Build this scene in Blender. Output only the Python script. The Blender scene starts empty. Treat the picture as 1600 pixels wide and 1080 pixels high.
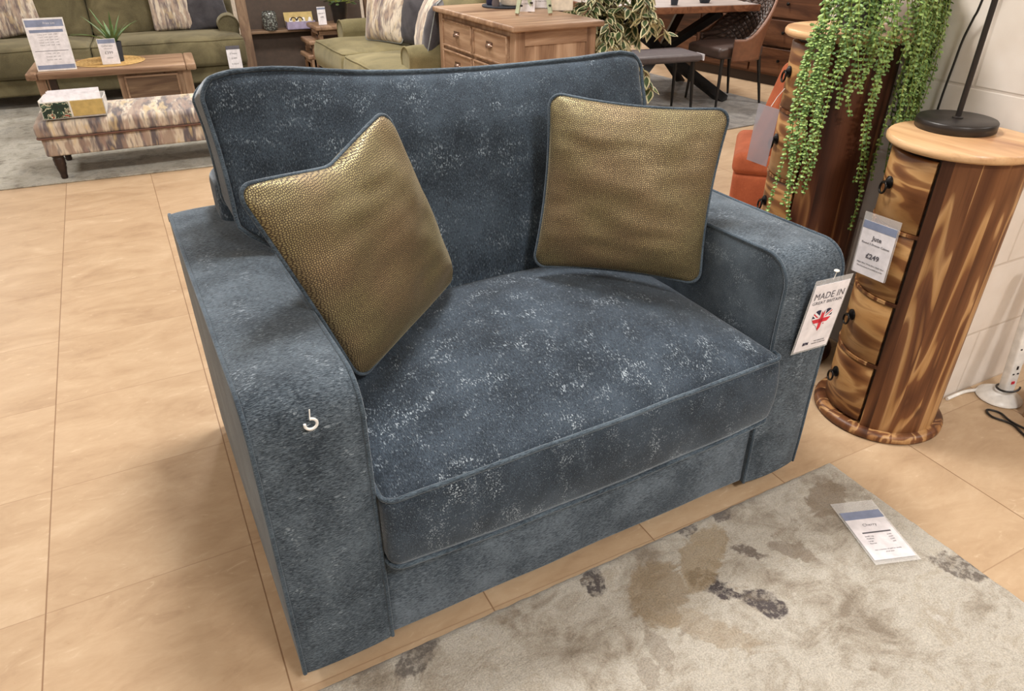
import bpy, math, random
from mathutils import Vector, Matrix, noise
PI = math.pi
R = math.radians
rnd = random.Random(7)
COL = bpy.context.scene.collection

# ------------------------------------------------------------------ objects
def link(o, parent=None):
    COL.objects.link(o)
    if parent is not None:
        o.parent = parent
    return o

def tag(o, label=None, cat=None, group=None, kind=None):
    if label: o['label'] = label
    if cat: o['category'] = cat
    if group: o['group'] = group
    if kind: o['kind'] = kind
    return o

def empty(name, loc=(0, 0, 0), rz=0.0, label=None, cat=None, group=None, rot=None):
    o = bpy.data.objects.new(name, None)
    o.empty_display_size = 0.05
    o.location = loc
    o.rotation_euler = rot if rot else (0, 0, rz)
    link(o)
    return tag(o, label, cat, group)

def copy_tree(o, parent=None):
    c = o.copy()
    COL.objects.link(c)
    if parent is not None:
        c.parent = parent
    for ch in list(o.children):
        copy_tree(ch, c)
    return c

class MB:
    """collects shapes into one mesh"""
    def __init__(s):
        s.v = []; s.f = []; s.m = []; s.sm = []
    def add(s, vs, fs, mi=0, smooth=True):
        n = len(s.v)
        s.v += [tuple(p) for p in vs]
        for f in fs:
            s.f.append([i + n for i in f]); s.m.append(mi); s.sm.append(smooth)
        return s
    def box(s, x0, x1, y0, y1, z0, z1, b=0.0, mi=0):
        if b <= 0:
            vs = [(x, y, z) for x in (x0, x1) for y in (y0, y1) for z in (z0, z1)]
            fs = [(0, 1, 3, 2), (4, 6, 7, 5), (0, 4, 5, 1), (2, 3, 7, 6), (0, 2, 6, 4), (1, 5, 7, 3)]
            return s.add(vs, fs, mi, False)
        vs, fs = rbox(x1 - x0, y1 - y0, z1 - z0, b, 0, 0, 0, 2)
        cx, cy, cz = (x0 + x1) / 2, (y0 + y1) / 2, (z0 + z1) / 2
        return s.add([(p[0] + cx, p[1] + cy, p[2] + cz) for p in vs], fs, mi, True)
    def tube(s, path, r, n=10, closed=False, mi=0, caps=True):
        path = [Vector(p) for p in path]
        N = len(path)
        rs = r if isinstance(r, (list, tuple)) else [r] * N
        vs = []; fs = []
        up = None
        for i, p in enumerate(path):
            a = path[(i - 1) % N] if (closed or i > 0) else p
            b = path[(i + 1) % N] if (closed or i < N - 1) else p
            d = (b - a)
            if d.length < 1e-9: d = Vector((0, 0, 1))
            d.normalize()
            if up is None:
                up = Vector((0, 0, 1)) if abs(d.z) < 0.9 else Vector((1, 0, 0))
            x = d.cross(up)
            if x.length < 1e-6:
                x = d.cross(Vector((0.3, 1, 0.2)))
            x.normalize()
            y = x.cross(d).normalized()
            up = y
            for k in range(n):
                t = 2 * PI * k / n
                vs.append(p + (x * math.cos(t) + y * math.sin(t)) * rs[i])
        M = N if closed else N - 1
        for i in range(M):
            for k in range(n):
                a = i * n + k; b = i * n + (k + 1) % n
                c = ((i + 1) % N) * n + (k + 1) % n; d_ = ((i + 1) % N) * n + k
                fs.append((a, b, c, d_))
        if not closed and caps:
            fs.append(tuple(range(n))[::-1]); fs.append(tuple(range((N - 1) * n, N * n)))
        return s.add(vs, fs, mi, True)
    def lathe(s, prof, c=(0, 0, 0), n=40, mi=0, a0=0.0, a1=2 * PI):
        full = abs(a1 - a0 - 2 * PI) < 1e-6
        m = n if full else n + 1
        vs = []; fs = []
        for (r, z) in prof:
            for k in range(m):
                t = a0 + (a1 - a0) * k / n
                vs.append((c[0] + r * math.cos(t), c[1] + r * math.sin(t), c[2] + z))
        for i in range(len(prof) - 1):
            for k in range(n):
                a = i * m + k; b = i * m + (k + 1) % m
                fs.append((a, b, b + m, a + m))
        return s.add(vs, fs, mi, True)
    def quad(s, a, b, c, d, mi=0):
        return s.add([a, b, c, d], [(0, 1, 2, 3)], mi, False)
    def slab(s, poly, axis, lo, hi, mi=0):
        """prism of a 2D polygon; axis 0/1/2 = extrusion axis"""
        n = len(poly)
        def pt(p, h):
            if axis == 0: return (h, p[0], p[1])
            if axis == 1: return (p[0], h, p[1])
            return (p[0], p[1], h)
        vs = [pt(p, lo) for p in poly] + [pt(p, hi) for p in poly]
        fs = [tuple(range(n))[::-1], tuple(range(n, 2 * n))]
        for i in range(n):
            j = (i + 1) % n
            fs.append((i, j, j + n, i + n))
        return s.add(vs, fs, mi, False)
    def build(s, name, mats, parent=None, bevel=0, auto=True, loc=None, rot=None, fix=True):
        me = bpy.data.meshes.new(name)
        me.from_pydata(s.v, [], s.f)
        if not isinstance(mats, (list, tuple)): mats = [mats]
        for m in mats: me.materials.append(m)
        me.polygons.foreach_set('material_index', s.m)
        me.polygons.foreach_set('use_smooth', s.sm)
        me.update()
        if fix:
            import bmesh
            bm = bmesh.new(); bm.from_mesh(me)
            bmesh.ops.recalc_face_normals(bm, faces=bm.faces)
            bm.to_mesh(me); bm.free()
        me.set_sharp_from_angle(angle=R(50))
        o = bpy.data.objects.new(name, me)
        if loc: o.location = loc
        if rot: o.rotation_euler = rot
        link(o, parent)
        if bevel > 0:
            b = o.modifiers.new('b', 'BEVEL'); b.width = bevel; b.segments = 2; b.limit_method = 'ANGLE'
            b.angle_limit = R(40); b.harden_normals = False
        return o

def axis_pts(h, r, n, rs):
    """1D coordinates -h..h: dense in the rounded ends, n cells between"""
    a = []
    for i in range(rs):
        a.append(-h + r * (1 - math.cos(PI / 2 * i / rs)) if False else -h + r * i / rs)
    m = max(1, n)
    for i in range(m + 1):
        a.append(-h + r + (2 * h - 2 * r) * i / m)
    for i in range(rs - 1, -1, -1):
        a.append(h - r * i / rs)
    return a

def rbox(sx, sy, sz, r, nx, ny, nz, rs=3):
    hx, hy, hz = sx / 2, sy / 2, sz / 2
    r = min(r, hx * .98, hy * .98, hz * .98)
    X = axis_pts(hx, r, nx, rs); Y = axis_pts(hy, r, ny, rs); Z = axis_pts(hz, r, nz, rs)
    idx = {}; vs = []; fs = []
    def P(i, j, k):
        key = (i, j, k)
        if key in idx: return idx[key]
        p = Vector((X[i], Y[j], Z[k]))
        q = Vector((max(-hx + r, min(hx - r, p.x)), max(-hy + r, min(hy - r, p.y)), max(-hz + r, min(hz - r, p.z))))
        d = p - q
        if d.length > 1e-9:
            # cube to sphere mapping keeps faces even
            d = d / max(abs(d.x), abs(d.y), abs(d.z)) * 0 + d
            t = Vector((math.tan(d.x / r * PI / 4), math.tan(d.y / r * PI / 4), math.tan(d.z / r * PI / 4)))
            d = t.normalized() * r if t.length > 1e-9 else d
        p = q + d
        idx[key] = len(vs); vs.append((p.x, p.y, p.z)); return idx[key]
    a, b, c = len(X) - 1, len(Y) - 1, len(Z) - 1
    for i in range(a):
        for j in range(b):
            fs.append((P(i, j, 0), P(i, j + 1, 0), P(i + 1, j + 1, 0), P(i + 1, j, 0)))
            fs.append((P(i, j, c), P(i + 1, j, c), P(i + 1, j + 1, c), P(i, j + 1, c)))
    for i in range(a):
        for k in range(c):
            fs.append((P(i, 0, k), P(i + 1, 0, k), P(i + 1, 0, k + 1), P(i, 0, k + 1)))
            fs.append((P(i, b, k), P(i, b, k + 1), P(i + 1, b, k + 1), P(i + 1, b, k)))
    for j in range(b):
        for k in range(c):
            fs.append((P(0, j, k), P(0, j, k + 1), P(0, j + 1, k + 1), P(0, j + 1, k)))
            fs.append((P(a, j, k), P(a, j + 1, k), P(a, j + 1, k + 1), P(a, j, k + 1)))
    return vs, fs

def soft(x0, x1, y0, y1, z0, z1, r, n=(16, 16, 6), fn=None, rs=3):
    vs, fs = rbox(x1 - x0, y1 - y0, z1 - z0, r, n[0], n[1], n[2], rs)
    cx, cy, cz = (x0 + x1) / 2, (y0 + y1) / 2, (z0 + z1) / 2
    out = []
    for p in vs:
        q = Vector((p[0] + cx, p[1] + cy, p[2] + cz))
        out.append(tuple(fn(q)) if fn else tuple(q))
    m = MB(); m.add(out, fs); return m

def rrect(x0, x1, y0, y1, r, n=6, per=14):
    """closed rounded rectangle outline in 2D, sides subdivided"""
    pts = []
    cs = [(x1 - r, y1 - r, 0), (x0 + r, y1 - r, 90), (x0 + r, y0 + r, 180), (x1 - r, y0 + r, 270)]
    for ci, (cx, cy, a) in enumerate(cs):
        for i in range(n + 1):
            t = R(a + 90 * i / n)
            pts.append((cx + r * math.cos(t), cy + r * math.sin(t)))
        nx = cs[(ci + 1) % 4]
        t = R(nx[2])
        e = (nx[0] + r * math.cos(t), nx[1] + r * math.sin(t)); s_ = pts[-1]
        for i in range(1, per):
            pts.append((s_[0] + (e[0] - s_[0]) * i / per, s_[1] + (e[1] - s_[1]) * i / per))
    return pts

def nz(p, s, seed=0.0):
    return noise.noise(Vector((p[0] * s + seed, p[1] * s - seed, p[2] * s + 2 * seed)))

# ------------------------------------------------------------------ materials
def lin(c):
    return tuple(((x / 255) / 12.92 if x / 255 <= 0.04045 else ((x / 255 + 0.055) / 1.055) ** 2.4) for x in c) + (1,)

class NT:
    def __init__(s, name):
        s.m = bpy.data.materials.new(name); s.m.use_nodes = True
        s.t = s.m.node_tree; s.t.nodes.clear()
        s.out = s.t.nodes.new('ShaderNodeOutputMaterial')
        s.b = s.t.nodes.new('ShaderNodeBsdfPrincipled')
        s.t.links.new(s.b.outputs[0], s.out.inputs[0])
    def n(s, typ, ins=None, **kw):
        nd = s.t.nodes.new(typ)
        for k, v in kw.items(): setattr(nd, k, v)
        for k, v in (ins or {}).items(): s.set(nd.inputs[k], v)
        return nd
    def set(s, sock, v):
        if hasattr(v, 'is_output') or isinstance(v, bpy.types.NodeSocket): s.t.links.new(v, sock)
        else:
            if hasattr(sock.default_value, '__len__') and not hasattr(v, '__len__'): v = (v,) * len(sock.default_value)
            sock.default_value = v
    def coord(s, kind='Object'):
        return s.n('ShaderNodeTexCoord').outputs[kind]
    def map(s, vec, scale=(1, 1, 1), rot=(0, 0, 0), loc=(0, 0, 0)):
        return s.n('ShaderNodeMapping', {'Vector': vec, 'Scale': scale, 'Rotation': rot, 'Location': loc}).outputs[0]
    def noise(s, vec, scale, detail=3, rough=.55, dist=0.0, out='Fac'):
        return s.n('ShaderNodeTexNoise', {'Vector': vec, 'Scale': scale, 'Detail': detail, 'Roughness': rough, 'Distortion': dist}).outputs[out]
    def math(s, op, a, b=0.0, c=0.0, clamp=False):
        nd = s.n('ShaderNodeMath', operation=op); nd.use_clamp = clamp
        s.set(nd.inputs[0], a); s.set(nd.inputs[1], b)
        if op in ('MULTIPLY_ADD', 'PINGPONG', 'SMOOTH_MIN'): s.set(nd.inputs[2], c) if len(nd.inputs) > 2 else None
        return nd.outputs[0]
    def ramp(s, fac, stops, interp='LINEAR'):
        nd = s.n('ShaderNodeValToRGB'); cr = nd.color_ramp; cr.interpolation = interp
        while len(cr.elements) > 1: cr.elements.remove(cr.elements[-1])
        for i, (p, c) in enumerate(stops):
            e = cr.elements[0] if i == 0 else cr.elements.new(p)
            e.position = p
            e.color = c if len(c) == 4 and max(c) <= 1.0 else lin(c)
        s.set(nd.inputs[0], fac); return nd.outputs[0]
    def step(s, v, lo, hi):
        return s.n('ShaderNodeMapRange', {'Value': v, 'From Min': lo, 'From Max': hi}, interpolation_type='SMOOTHSTEP').outputs[0]
    def mix(s, f, a, b, mode='MIX'):
        nd = s.n('ShaderNodeMix', data_type='RGBA', blend_type=mode)
        s.set(nd.inputs[0], f); s.set(nd.inputs[6], a); s.set(nd.inputs[7], b); return nd.outputs[2]
    def bump(s, h, strength=.3, dist=.002, normal=None):
        nd = s.n('ShaderNodeBump', {'Height': h, 'Strength': strength, 'Distance': dist})
        if normal is not None: s.set(nd.inputs['Normal'], normal)
        s.set(s.b.inputs['Normal'], nd.outputs[0]); return nd.outputs[0]
    def p(s, **kw):
        names = {'color': 'Base Color', 'rough': 'Roughness', 'metal': 'Metallic', 'sheen': 'Sheen Weight', 'sheenr': 'Sheen Roughness',
                 'sheent': 'Sheen Tint', 'spec': 'Specular IOR Level', 'trans': 'Transmission Weight', 'alpha': 'Alpha', 'coat': 'Coat Weight',
                 'emit': 'Emission Color', 'emits': 'Emission Strength', 'ior': 'IOR'}
        for k, v in kw.items():
            if k in ('color', 'sheent', 'emit') and not isinstance(v, bpy.types.NodeSocket) and max(v) > 1.001: v = lin(v)
            elif k in ('color', 'sheent', 'emit') and not isinstance(v, bpy.types.NodeSocket) and len(v) == 3: v = tuple(v) + (1,)
            s.set(s.b.inputs[names[k]], v)
        return s

def plain(name, c, rough=.6, metal=0, **kw):
    t = NT(name)
    co = t.coord()
    f = t.noise(co, 30, 3)
    d = tuple(max(0, x * .93) for x in c); l = tuple(min(255, x * 1.05) for x in c)
    t.p(color=t.ramp(f, [(.3, d), (.7, l)]), rough=rough, metal=metal, **kw)
    return t.m

def fabric(name, streak, dark, mid, fleck, fl=(.53, .62), amount=1.0, scale=1.0):
    """chenille: fine streaks along one axis, pale flecks gathered in loose clouds"""
    t = NT(name); co = t.coord()
    sv = [620, 620, 620]; sv[streak] = 120
    fine = t.noise(t.map(co, scale=tuple(x * scale for x in sv)), 1.0, 3, .65)
    sv2 = [300, 300, 300]; sv2[streak] = 110
    med = t.noise(t.map(co, scale=tuple(x * scale for x in sv2)), 1.0, 2, .6)
    big = t.noise(co, 7.5, 3, .6)
    sv3 = [16, 16, 16]; sv3[(streak + 1) % 3 if streak != 2 else 0] = 9
    cl = t.noise(t.map(co, scale=sv3, loc=(3, 1, 7)), 1.0, 4, .7, .4)
    base = t.mix(t.step(t.math('ADD', t.math('MULTIPLY', fine, .8), t.math('MULTIPLY', big, .45)), .48, .80), lin(dark), lin(mid))
    clus = t.step(cl, fl[0], fl[1] + .1)
    fk = t.step(med, .54, .63)
    f = t.math('MULTIPLY', t.math('MULTIPLY', clus, fk), amount, clamp=True)
    f2 = t.math('MULTIPLY', t.step(med, .60, .72), .35 * amount)
    c = t.mix(t.math('MAXIMUM', f, f2), base, lin(fleck))
    t.p(color=c, rough=.85, sheen=.55, sheenr=.35, sheent=(.72, .79, .86), spec=.25)
    h = t.math('ADD', t.math('MULTIPLY', fine, .8), t.math('MULTIPLY', med, .5))
    t.bump(h, .35, .0018)
    return t.m

def velvet(name, dark, light, scale=6, sheen=.6):
    t = NT(name); co = t.coord()
    f = t.math('ADD', t.math('MULTIPLY', t.noise(co, scale, 3, .6, .8), .75), t.math('MULTIPLY', t.noise(co, 160, 2), .25))
    t.p(color=t.ramp(f, [(.32, dark), (.68, light)]), rough=.85, sheen=sheen, sheenr=.4, sheent=tuple(x / 255 for x in light), spec=.2)
    t.bump(t.noise(co, 300, 2), .15, .001)
    return t.m

def wood(name, cols, axis=2, scale=1.0, stretch=9.0, rough=.42, contrast=(.3, .7), dist=1.2, fine=.35, coord='Object', loc=(0, 0, 0), coat=0.0):
    t = NT(name); co = t.coord(coord)
    sc = [stretch * scale] * 3; sc[axis] = 1.1 * scale
    v = t.map(co, scale=sc, loc=loc)
    f = t.noise(v, 1.0, 4, .55, dist)
    sc2 = [150 * scale] * 3; sc2[axis] = 7 * scale
    g = t.noise(t.map(co, scale=sc2), 1.0, 3, .6)
    n = len(cols)
    lo, hi = contrast
    c = t.ramp(f, [(lo + (hi - lo) * i / (n - 1), cols[i]) for i in range(n)])
    c = t.mix(t.math('MULTIPLY', t.step(g, .45, .75), fine), c, t.mix(1.0, c, (.45, .36, .30, 1), 'MULTIPLY'))
    t.p(color=c, rough=rough, spec=.4, coat=coat)
    t.bump(g, .12, .001)
    return t.m

def stripes(name, cols, axis=0, scale=22):
    """blurred painterly stripes of a printed fabric running across one axis"""
    t = NT(name); co = t.coord()
    def st(k, a, loc, det=3):
        sc = [scale * a] * 3; sc[axis] = scale * k
        return t.noise(t.map(co, scale=sc, loc=loc), 1.0, det, .6, .25)
    a_ = st(1.0, .16, (0, 0, 0)); b_ = st(.75, .22, (9, 4, 2)); c_ = st(1.6, .35, (3, 8, 5)); d_ = st(2.6, .5, (1, 1, 9))
    dark, taupe, cream, mauve, ochre, grey = cols
    c = t.mix(t.step(a_, .40, .58), lin(dark), lin(cream))
    c = t.mix(t.math('MULTIPLY', t.step(b_, .50, .60), .8), c, lin(taupe))
    c = t.mix(t.math('MULTIPLY', t.step(c_, .55, .64), .7), c, lin(mauve))
    c = t.mix(t.math('MULTIPLY', t.math('SUBTRACT', 1.0, t.step(b_, .36, .46)), .65), c, lin(ochre))
    c = t.mix(t.math('MULTIPLY', t.step(d_, .54, .66), .6), c, lin(grey))
    t.p(color=c, rough=.85, sheen=.25)
    t.bump(t.noise(co, 350, 2), .15, .001)
    return t.m

MT = {}
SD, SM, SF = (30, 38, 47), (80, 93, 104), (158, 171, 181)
MT['sofa_front_lit'] = fabric('chenille_front_lit', 0, (50, 60, 70), (112, 124, 136), (136, 149, 160), (.60, .68), .3)  # same chenille, paler: light falling on the front is put into the colour
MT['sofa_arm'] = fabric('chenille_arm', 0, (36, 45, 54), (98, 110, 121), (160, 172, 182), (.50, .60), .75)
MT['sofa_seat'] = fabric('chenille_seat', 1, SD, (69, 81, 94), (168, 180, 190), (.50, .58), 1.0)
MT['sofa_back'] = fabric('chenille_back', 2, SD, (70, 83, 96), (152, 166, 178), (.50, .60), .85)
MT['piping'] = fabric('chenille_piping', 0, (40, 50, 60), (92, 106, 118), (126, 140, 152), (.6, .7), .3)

def gold_mat():
    t = NT('gold_pebble_fabric'); co = t.coord()
    w = t.noise(co, 60, 2, .5, 0, 'Color')
    v = t.mix(.0025, t.coord('UV'), w)
    vo = t.n('ShaderNodeTexVoronoi', {'Vector': v, 'Scale': 230.0, 'Randomness': .75}, feature='DISTANCE_TO_EDGE', voronoi_dimensions='2D').outputs['Distance']
    dot = t.step(vo, .07, .30)
    hue = t.noise(co, 5, 2)
    gold = t.ramp(hue, [(.35, (168, 148, 112)), (.6, (160, 150, 108))])
    c = t.mix(dot, lin((66, 52, 38)), gold)
    t.p(color=c, metal=t.math('MULTIPLY', dot, .65), rough=t.math('MULTIPLY_ADD', dot, -.17, .68), spec=.4, sheen=.2, sheenr=.3, sheent=(.9, .85, .6))
    t.bump(dot, .25, .0008)
    return t.m
MT['gold'] = gold_mat()

def floor_mat():
    t = NT('stone_tile_floor'); co = t.coord()
    sx = t.n('ShaderNodeSeparateXYZ', {'Vector': co})
    P = .468
    def dist(c, off):
        a = t.math('ADD', c, off)
        return t.math('PINGPONG', a, P / 2)
    # pingpong gives 0 at multiples of P
    dx = dist(sx.outputs[0], -.006 + P * 40); dy = dist(sx.outputs[1], -1.476 + P * 40)
    gx = t.math('SUBTRACT', 1.0, t.step(dx, .0006, .0026)); gy = t.math('SUBTRACT', 1.0, t.step(dy, .0005, .0022))
    ix = t.math('FLOOR', t.math('DIVIDE', t.math('ADD', sx.outputs[0], -.006 + P * 40), P))
    iy = t.math('FLOOR', t.math('DIVIDE', t.math('ADD', sx.outputs[1], -1.476 + P * 40), P))
    wn = t.n('ShaderNodeTexWhiteNoise', {'Vector': t.n('ShaderNodeCombineXYZ', {'X': ix, 'Y': iy}).outputs[0]}, noise_dimensions='2D').outputs['Value']
    off = t.n('ShaderNodeVectorMath', {0: co, 1: t.n('ShaderNodeCombineXYZ', {'Z': t.math('MULTIPLY', wn, 9.0)}).outputs[0]}, operation='ADD').outputs[0]
    a = t.noise(t.map(off, scale=(2.2, 4.0, 1)), 1.6, 6, .6, .8)
    b = t.noise(t.map(off, scale=(9, 20, 1)), 1.5, 4, .65, 1.5)
    f = t.math('ADD', t.math('MULTIPLY', a, .72), t.math('MULTIPLY', b, .28))
    f = t.math('ADD', f, t.math('MULTIPLY', wn, .02))
    c = t.ramp(f, [(.30, (162, 134, 106)), (.45, (178, 151, 121)), (.58, (187, 161, 131)), (.75, (200, 176, 147))])
    fl = t.step(b, .62, .72)
    c = t.mix(t.math('MULTIPLY', fl, .28), c, lin((218, 197, 170)))
    speck = t.step(t.noise(co, 90, 2), .70, .78)
    c = t.mix(t.math('MULTIPLY', speck, .25), c, lin((150, 112, 78)))
    g = t.math('MAXIMUM', gx, t.math('MULTIPLY', gy, .5))
    c = t.mix(t.math('MULTIPLY', g, .75), c, lin((112, 76, 46)))
    t.p(color=c, rough=t.math('MULTIPLY_ADD', b, .25, .32), spec=.35)
    h = t.math('SUBTRACT', t.math('MULTIPLY', b, .25), g)
    t.bump(h, .25, .0015)
    return t.m
MT['floor'] = floor_mat()

def rug_mat(name, blots, cols, dark, scale=3.0):
    t = NT(name); co = t.coord()
    d = t.noise(co, 9, 4, .7, 0, 'Color')
    warp = t.n('ShaderNodeVectorMath', {0: t.n('ShaderNodeVectorMath', {0: d, 1: (.5, .5, .5)}, operation='SUBTRACT').outputs[0], 1: (.10, .10, 0)}, operation='MULTIPLY').outputs[0]
    p = t.n('ShaderNodeVectorMath', {0: co, 1: warp}, operation='ADD').outputs[0]
    a = t.noise(t.map(p, scale=(1.3, .9, 1), rot=(0, 0, .5)), scale, 4, .6, .6)
    b = t.noise(t.map(co, scale=(1, 1.6, 1)), 9, 5, .75, 1.0)
    f = t.math('ADD', t.math('MULTIPLY', a, .58), t.math('MULTIPLY', b, .42))
    n = len(cols)
    c = t.ramp(f, [(.38 + .3 * i / (n - 1), cols[i]) for i in range(n)])
    pile = t.noise(co, 260, 2, .7)
    brk = t.step(t.noise(co, 55, 3, .7), .40, .56)
    for (x, y, rx, ry, ang, col, st) in blots:
        q = t.map(t.n('ShaderNodeVectorMath', {0: p, 1: (x, y, 0)}, operation='SUBTRACT').outputs[0], rot=(0, 0, -ang))  # turned to the blot's own axes
        q = t.n('ShaderNodeVectorMath', {0: q, 1: (.74 / rx, .70 / ry, 0)}, operation='MULTIPLY').outputs[0]
        L_ = t.n('ShaderNodeVectorMath', {0: q}, operation='LENGTH').outputs['Value']
        m = t.math('SUBTRACT', 1.0, t.step(t.math('MULTIPLY_ADD', b, .9, t.math('ADD', L_, -.45)), .75, .98))
        if st > .7: m = t.math('MULTIPLY', m, t.math('MULTIPLY_ADD', brk, .6, .4))
        c = t.mix(t.math('MULTIPLY', m, st), c, lin(col))
    if dark:
        sp = t.math('MULTIPLY', t.step(t.noise(t.map(p, scale=(1, 1.5, 1), loc=(4, 9, 0)), 5.5, 3, .8), .62, .70), brk)
        c = t.mix(t.math('MULTIPLY', sp, .7), c, lin(dark))
    c = t.mix(1.0, c, t.ramp(pile, [(.25, (196, 196, 196)), (.75, (255, 255, 255))]), 'MULTIPLY')
    t.p(color=c, rough=.95, sheen=.25, spec=.1)
    t.bump(t.math('ADD', pile, t.math('MULTIPLY', b, .6)), .9, .004)
    return t.m

def painted_block():
    """white painted blockwork; the joints are drawn in z and along x or y"""
    t = NT('painted_blockwork'); co = t.coord()
    s = t.n('ShaderNodeSeparateXYZ', {'Vector': co})
    z = s.outputs[2]
    PZ = .243
    dz = t.math('PINGPONG', t.math('ADD', z, PZ * 20), PZ / 2)
    row = t.math('MODULO', t.math('FLOOR', t.math('DIVIDE', t.math('ADD', z, PZ * 20), PZ)), 2.0)
    nrm = t.n('ShaderNodeNewGeometry').outputs['Normal']
    ns = t.n('ShaderNodeSeparateXYZ', {'Vector': nrm})
    xf = t.step(t.math('ABSOLUTE', ns.outputs[0]), .4, .6)
    u = t.math('ADD', t.math('MULTIPLY', s.outputs[1], xf), t.math('MULTIPLY', s.outputs[0], t.math('SUBTRACT', 1.0, xf)))
    du = t.math('PINGPONG', t.math('ADD', t.math('ADD', u, .18 + .49 * 20), t.math('MULTIPLY', row, .245)), .245)
    g = t.math('MAXIMUM', t.math('SUBTRACT', 1.0, t.step(dz, .002, .006)), t.math('SUBTRACT', 1.0, t.step(du, .002, .006)))
    n1 = t.noise(co, 60, 4, .6); n2 = t.noise(co, 5, 3, .6)
    c = t.ramp(n2, [(.3, (214, 203, 192)), (.7, (228, 220, 212))])
    c = t.mix(t.math('MULTIPLY', g, .28), c, lin((160, 140, 122)))
    t.p(color=c, rough=.45, spec=.4)
    t.bump(t.math('SUBTRACT', t.math('MULTIPLY', n1, .3), g), .35, .004)
    return t.m
MT['block'] = painted_block()

OAK = [(112, 84, 64), (146, 116, 92), (166, 136, 110), (184, 156, 130)]
MT['oak_x'] = wood('oak_grain_x', OAK, 0, 1.2, 10)
MT['oak_y'] = wood('oak_grain_y', OAK, 1, 1.2, 10)
MT['oak_z'] = wood('oak_grain_z', OAK, 2, 1.2, 10)
DOAK = [(84, 66, 52), (112, 88, 70), (130, 106, 84), (146, 122, 98)]
MT['doak_x'] = wood('old_oak_grain_x', DOAK, 0, 1.2, 10)
MT['doak_z'] = wood('old_oak_grain_z', DOAK, 2, 1.2, 10)
def sheesham(name, cols, seed, seg=.062):
    t = NT(name); co = t.coord()
    sp = t.n('ShaderNodeSeparateXYZ', {'Vector': co})
    ang = t.math('ARCTAN2', sp.outputs[1], sp.outputs[0])
    pl = t.math('FLOOR', t.math('DIVIDE', t.math('ADD', ang, 10.0), seg / .168))
    wn = t.n('ShaderNodeTexWhiteNoise', {'W': t.math('ADD', pl, float(seed))}, noise_dimensions='1D').outputs['Value']
    off = t.n('ShaderNodeVectorMath', {0: co, 1: t.n('ShaderNodeCombineXYZ', {'X': wn, 'Z': t.math('MULTIPLY', wn, 7.0)}).outputs[0]}, operation='ADD').outputs[0]
    f = t.noise(t.map(off, scale=(12, 12, 1.1), loc=(seed, 0, 0)), 1.0, 2.2, .45, .8)
    f = t.math('ADD', t.math('MULTIPLY', f, .9), t.math('MULTIPLY', t.math('SUBTRACT', wn, .5), .10))
    n = len(cols)
    c = t.ramp(f, [(p_, k_) for p_, k_ in cols])
    g = t.noise(t.map(co, scale=(170, 170, 6)), 1.0, 3, .6)
    c = t.mix(t.math('MULTIPLY', t.step(g, .45, .75), .4), c, t.mix(1.0, c, (.45, .36, .30, 1), 'MULTIPLY'))
    kn = t.n('ShaderNodeTexVoronoi', {'Vector': t.map(co, scale=(9, 9, 5), loc=(seed, 3, 1)), 'Scale': 1.0}).outputs['Distance']
    c = t.mix(t.math('MULTIPLY', t.math('SUBTRACT', 1.0, t.step(kn, .02, .16)), .7), c, lin((56, 30, 18)))
    t.p(color=c, rough=.42, spec=.35); t.bump(g, .12, .001)
    return t.m
MT['she_v'] = sheesham('sheesham_vertical', [(.30, (70, 40, 24)), (.40, (98, 60, 36)), (.465, (122, 80, 50)), (.480, (186, 146, 100)), (.505, (168, 126, 80)), (.520, (116, 74, 46)), (.575, (88, 52, 32)), (.60, (150, 106, 66)), (.64, (168, 124, 80)), (.66, (104, 64, 40))], 4)
MT['she_dark'] = sheesham('sheesham_dark_vertical', [(.30, (50, 26, 18)), (.42, (76, 42, 28)), (.50, (92, 54, 36)), (.535, (98, 58, 38)), (.56, (150, 106, 68)), (.60, (110, 70, 46)), (.64, (72, 38, 26))], 11, .085)
def drawer_wood(name, loc):
    t = NT(name); co = t.coord()
    f = t.noise(t.map(co, scale=(2.6, 2.6, 12), loc=loc), 1.0, 2, .45, 1.0)
    g = t.noise(t.map(co, scale=(24, 24, 190)), 1.0, 2)
    c = t.ramp(f, [(.30, (76, 44, 26)), (.41, (112, 72, 42)), (.46, (140, 98, 60)), (.49, (180, 140, 92)), (.56, (168, 124, 76)), (.59, (122, 80, 48)), (.70, (92, 56, 32))])
    c = t.mix(t.math('MULTIPLY', t.step(g, .5, .75), .3), c, t.mix(1.0, c, (.5, .4, .35, 1), 'MULTIPLY'))
    t.p(color=c, rough=.4, spec=.38)
    t.bump(g, .1, .001)
    return t.m
MT['drawer'] = drawer_wood('sheesham_drawer_front', (1.3, .4, 2.2))
MT['she_top'] = wood('sheesham_top', [(150, 104, 76), (196, 152, 110), (214, 174, 130), (220, 184, 142), (160, 112, 84)], 1, .9, 8, .33, (.3, .72), .5, .25, coat=.0)
MT['brownwood'] = wood('brown_wood_y', [(52, 32, 22), (80, 50, 34), (104, 68, 46), (120, 82, 58)], 1, 1.0, 9, .45)
MT['slabwood'] = wood('slab_wood_x', [(78, 46, 30), (112, 70, 48), (140, 94, 66), (98, 60, 40)], 1, 1.5, 5, .4)
MT['bookcase'] = plain('dark_taupe_paint', (74, 60, 50), .6)
MT['black'] = plain('black_metal', (26, 24, 24), .42, .0)
MT['iron'] = plain('black_iron', (30, 28, 28), .35, .7)
MT['lampblack'] = plain('lamp_black', (34, 29, 27), .38)
MT['darkleg'] = plain('dark_turned_wood', (44, 28, 22), .35)
MT['white'] = plain('white_plastic', (232, 230, 226), .35)
MT['paper'] = plain('white_card', (232, 228, 232), .55)
MT['paperblue'] = plain('blue_grey_print', (132, 142, 168), .55)
MT['ink'] = plain('grey_ink', (92, 90, 98), .6)
MT['navy'] = plain('navy_ink', (30, 34, 66), .6)
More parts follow.
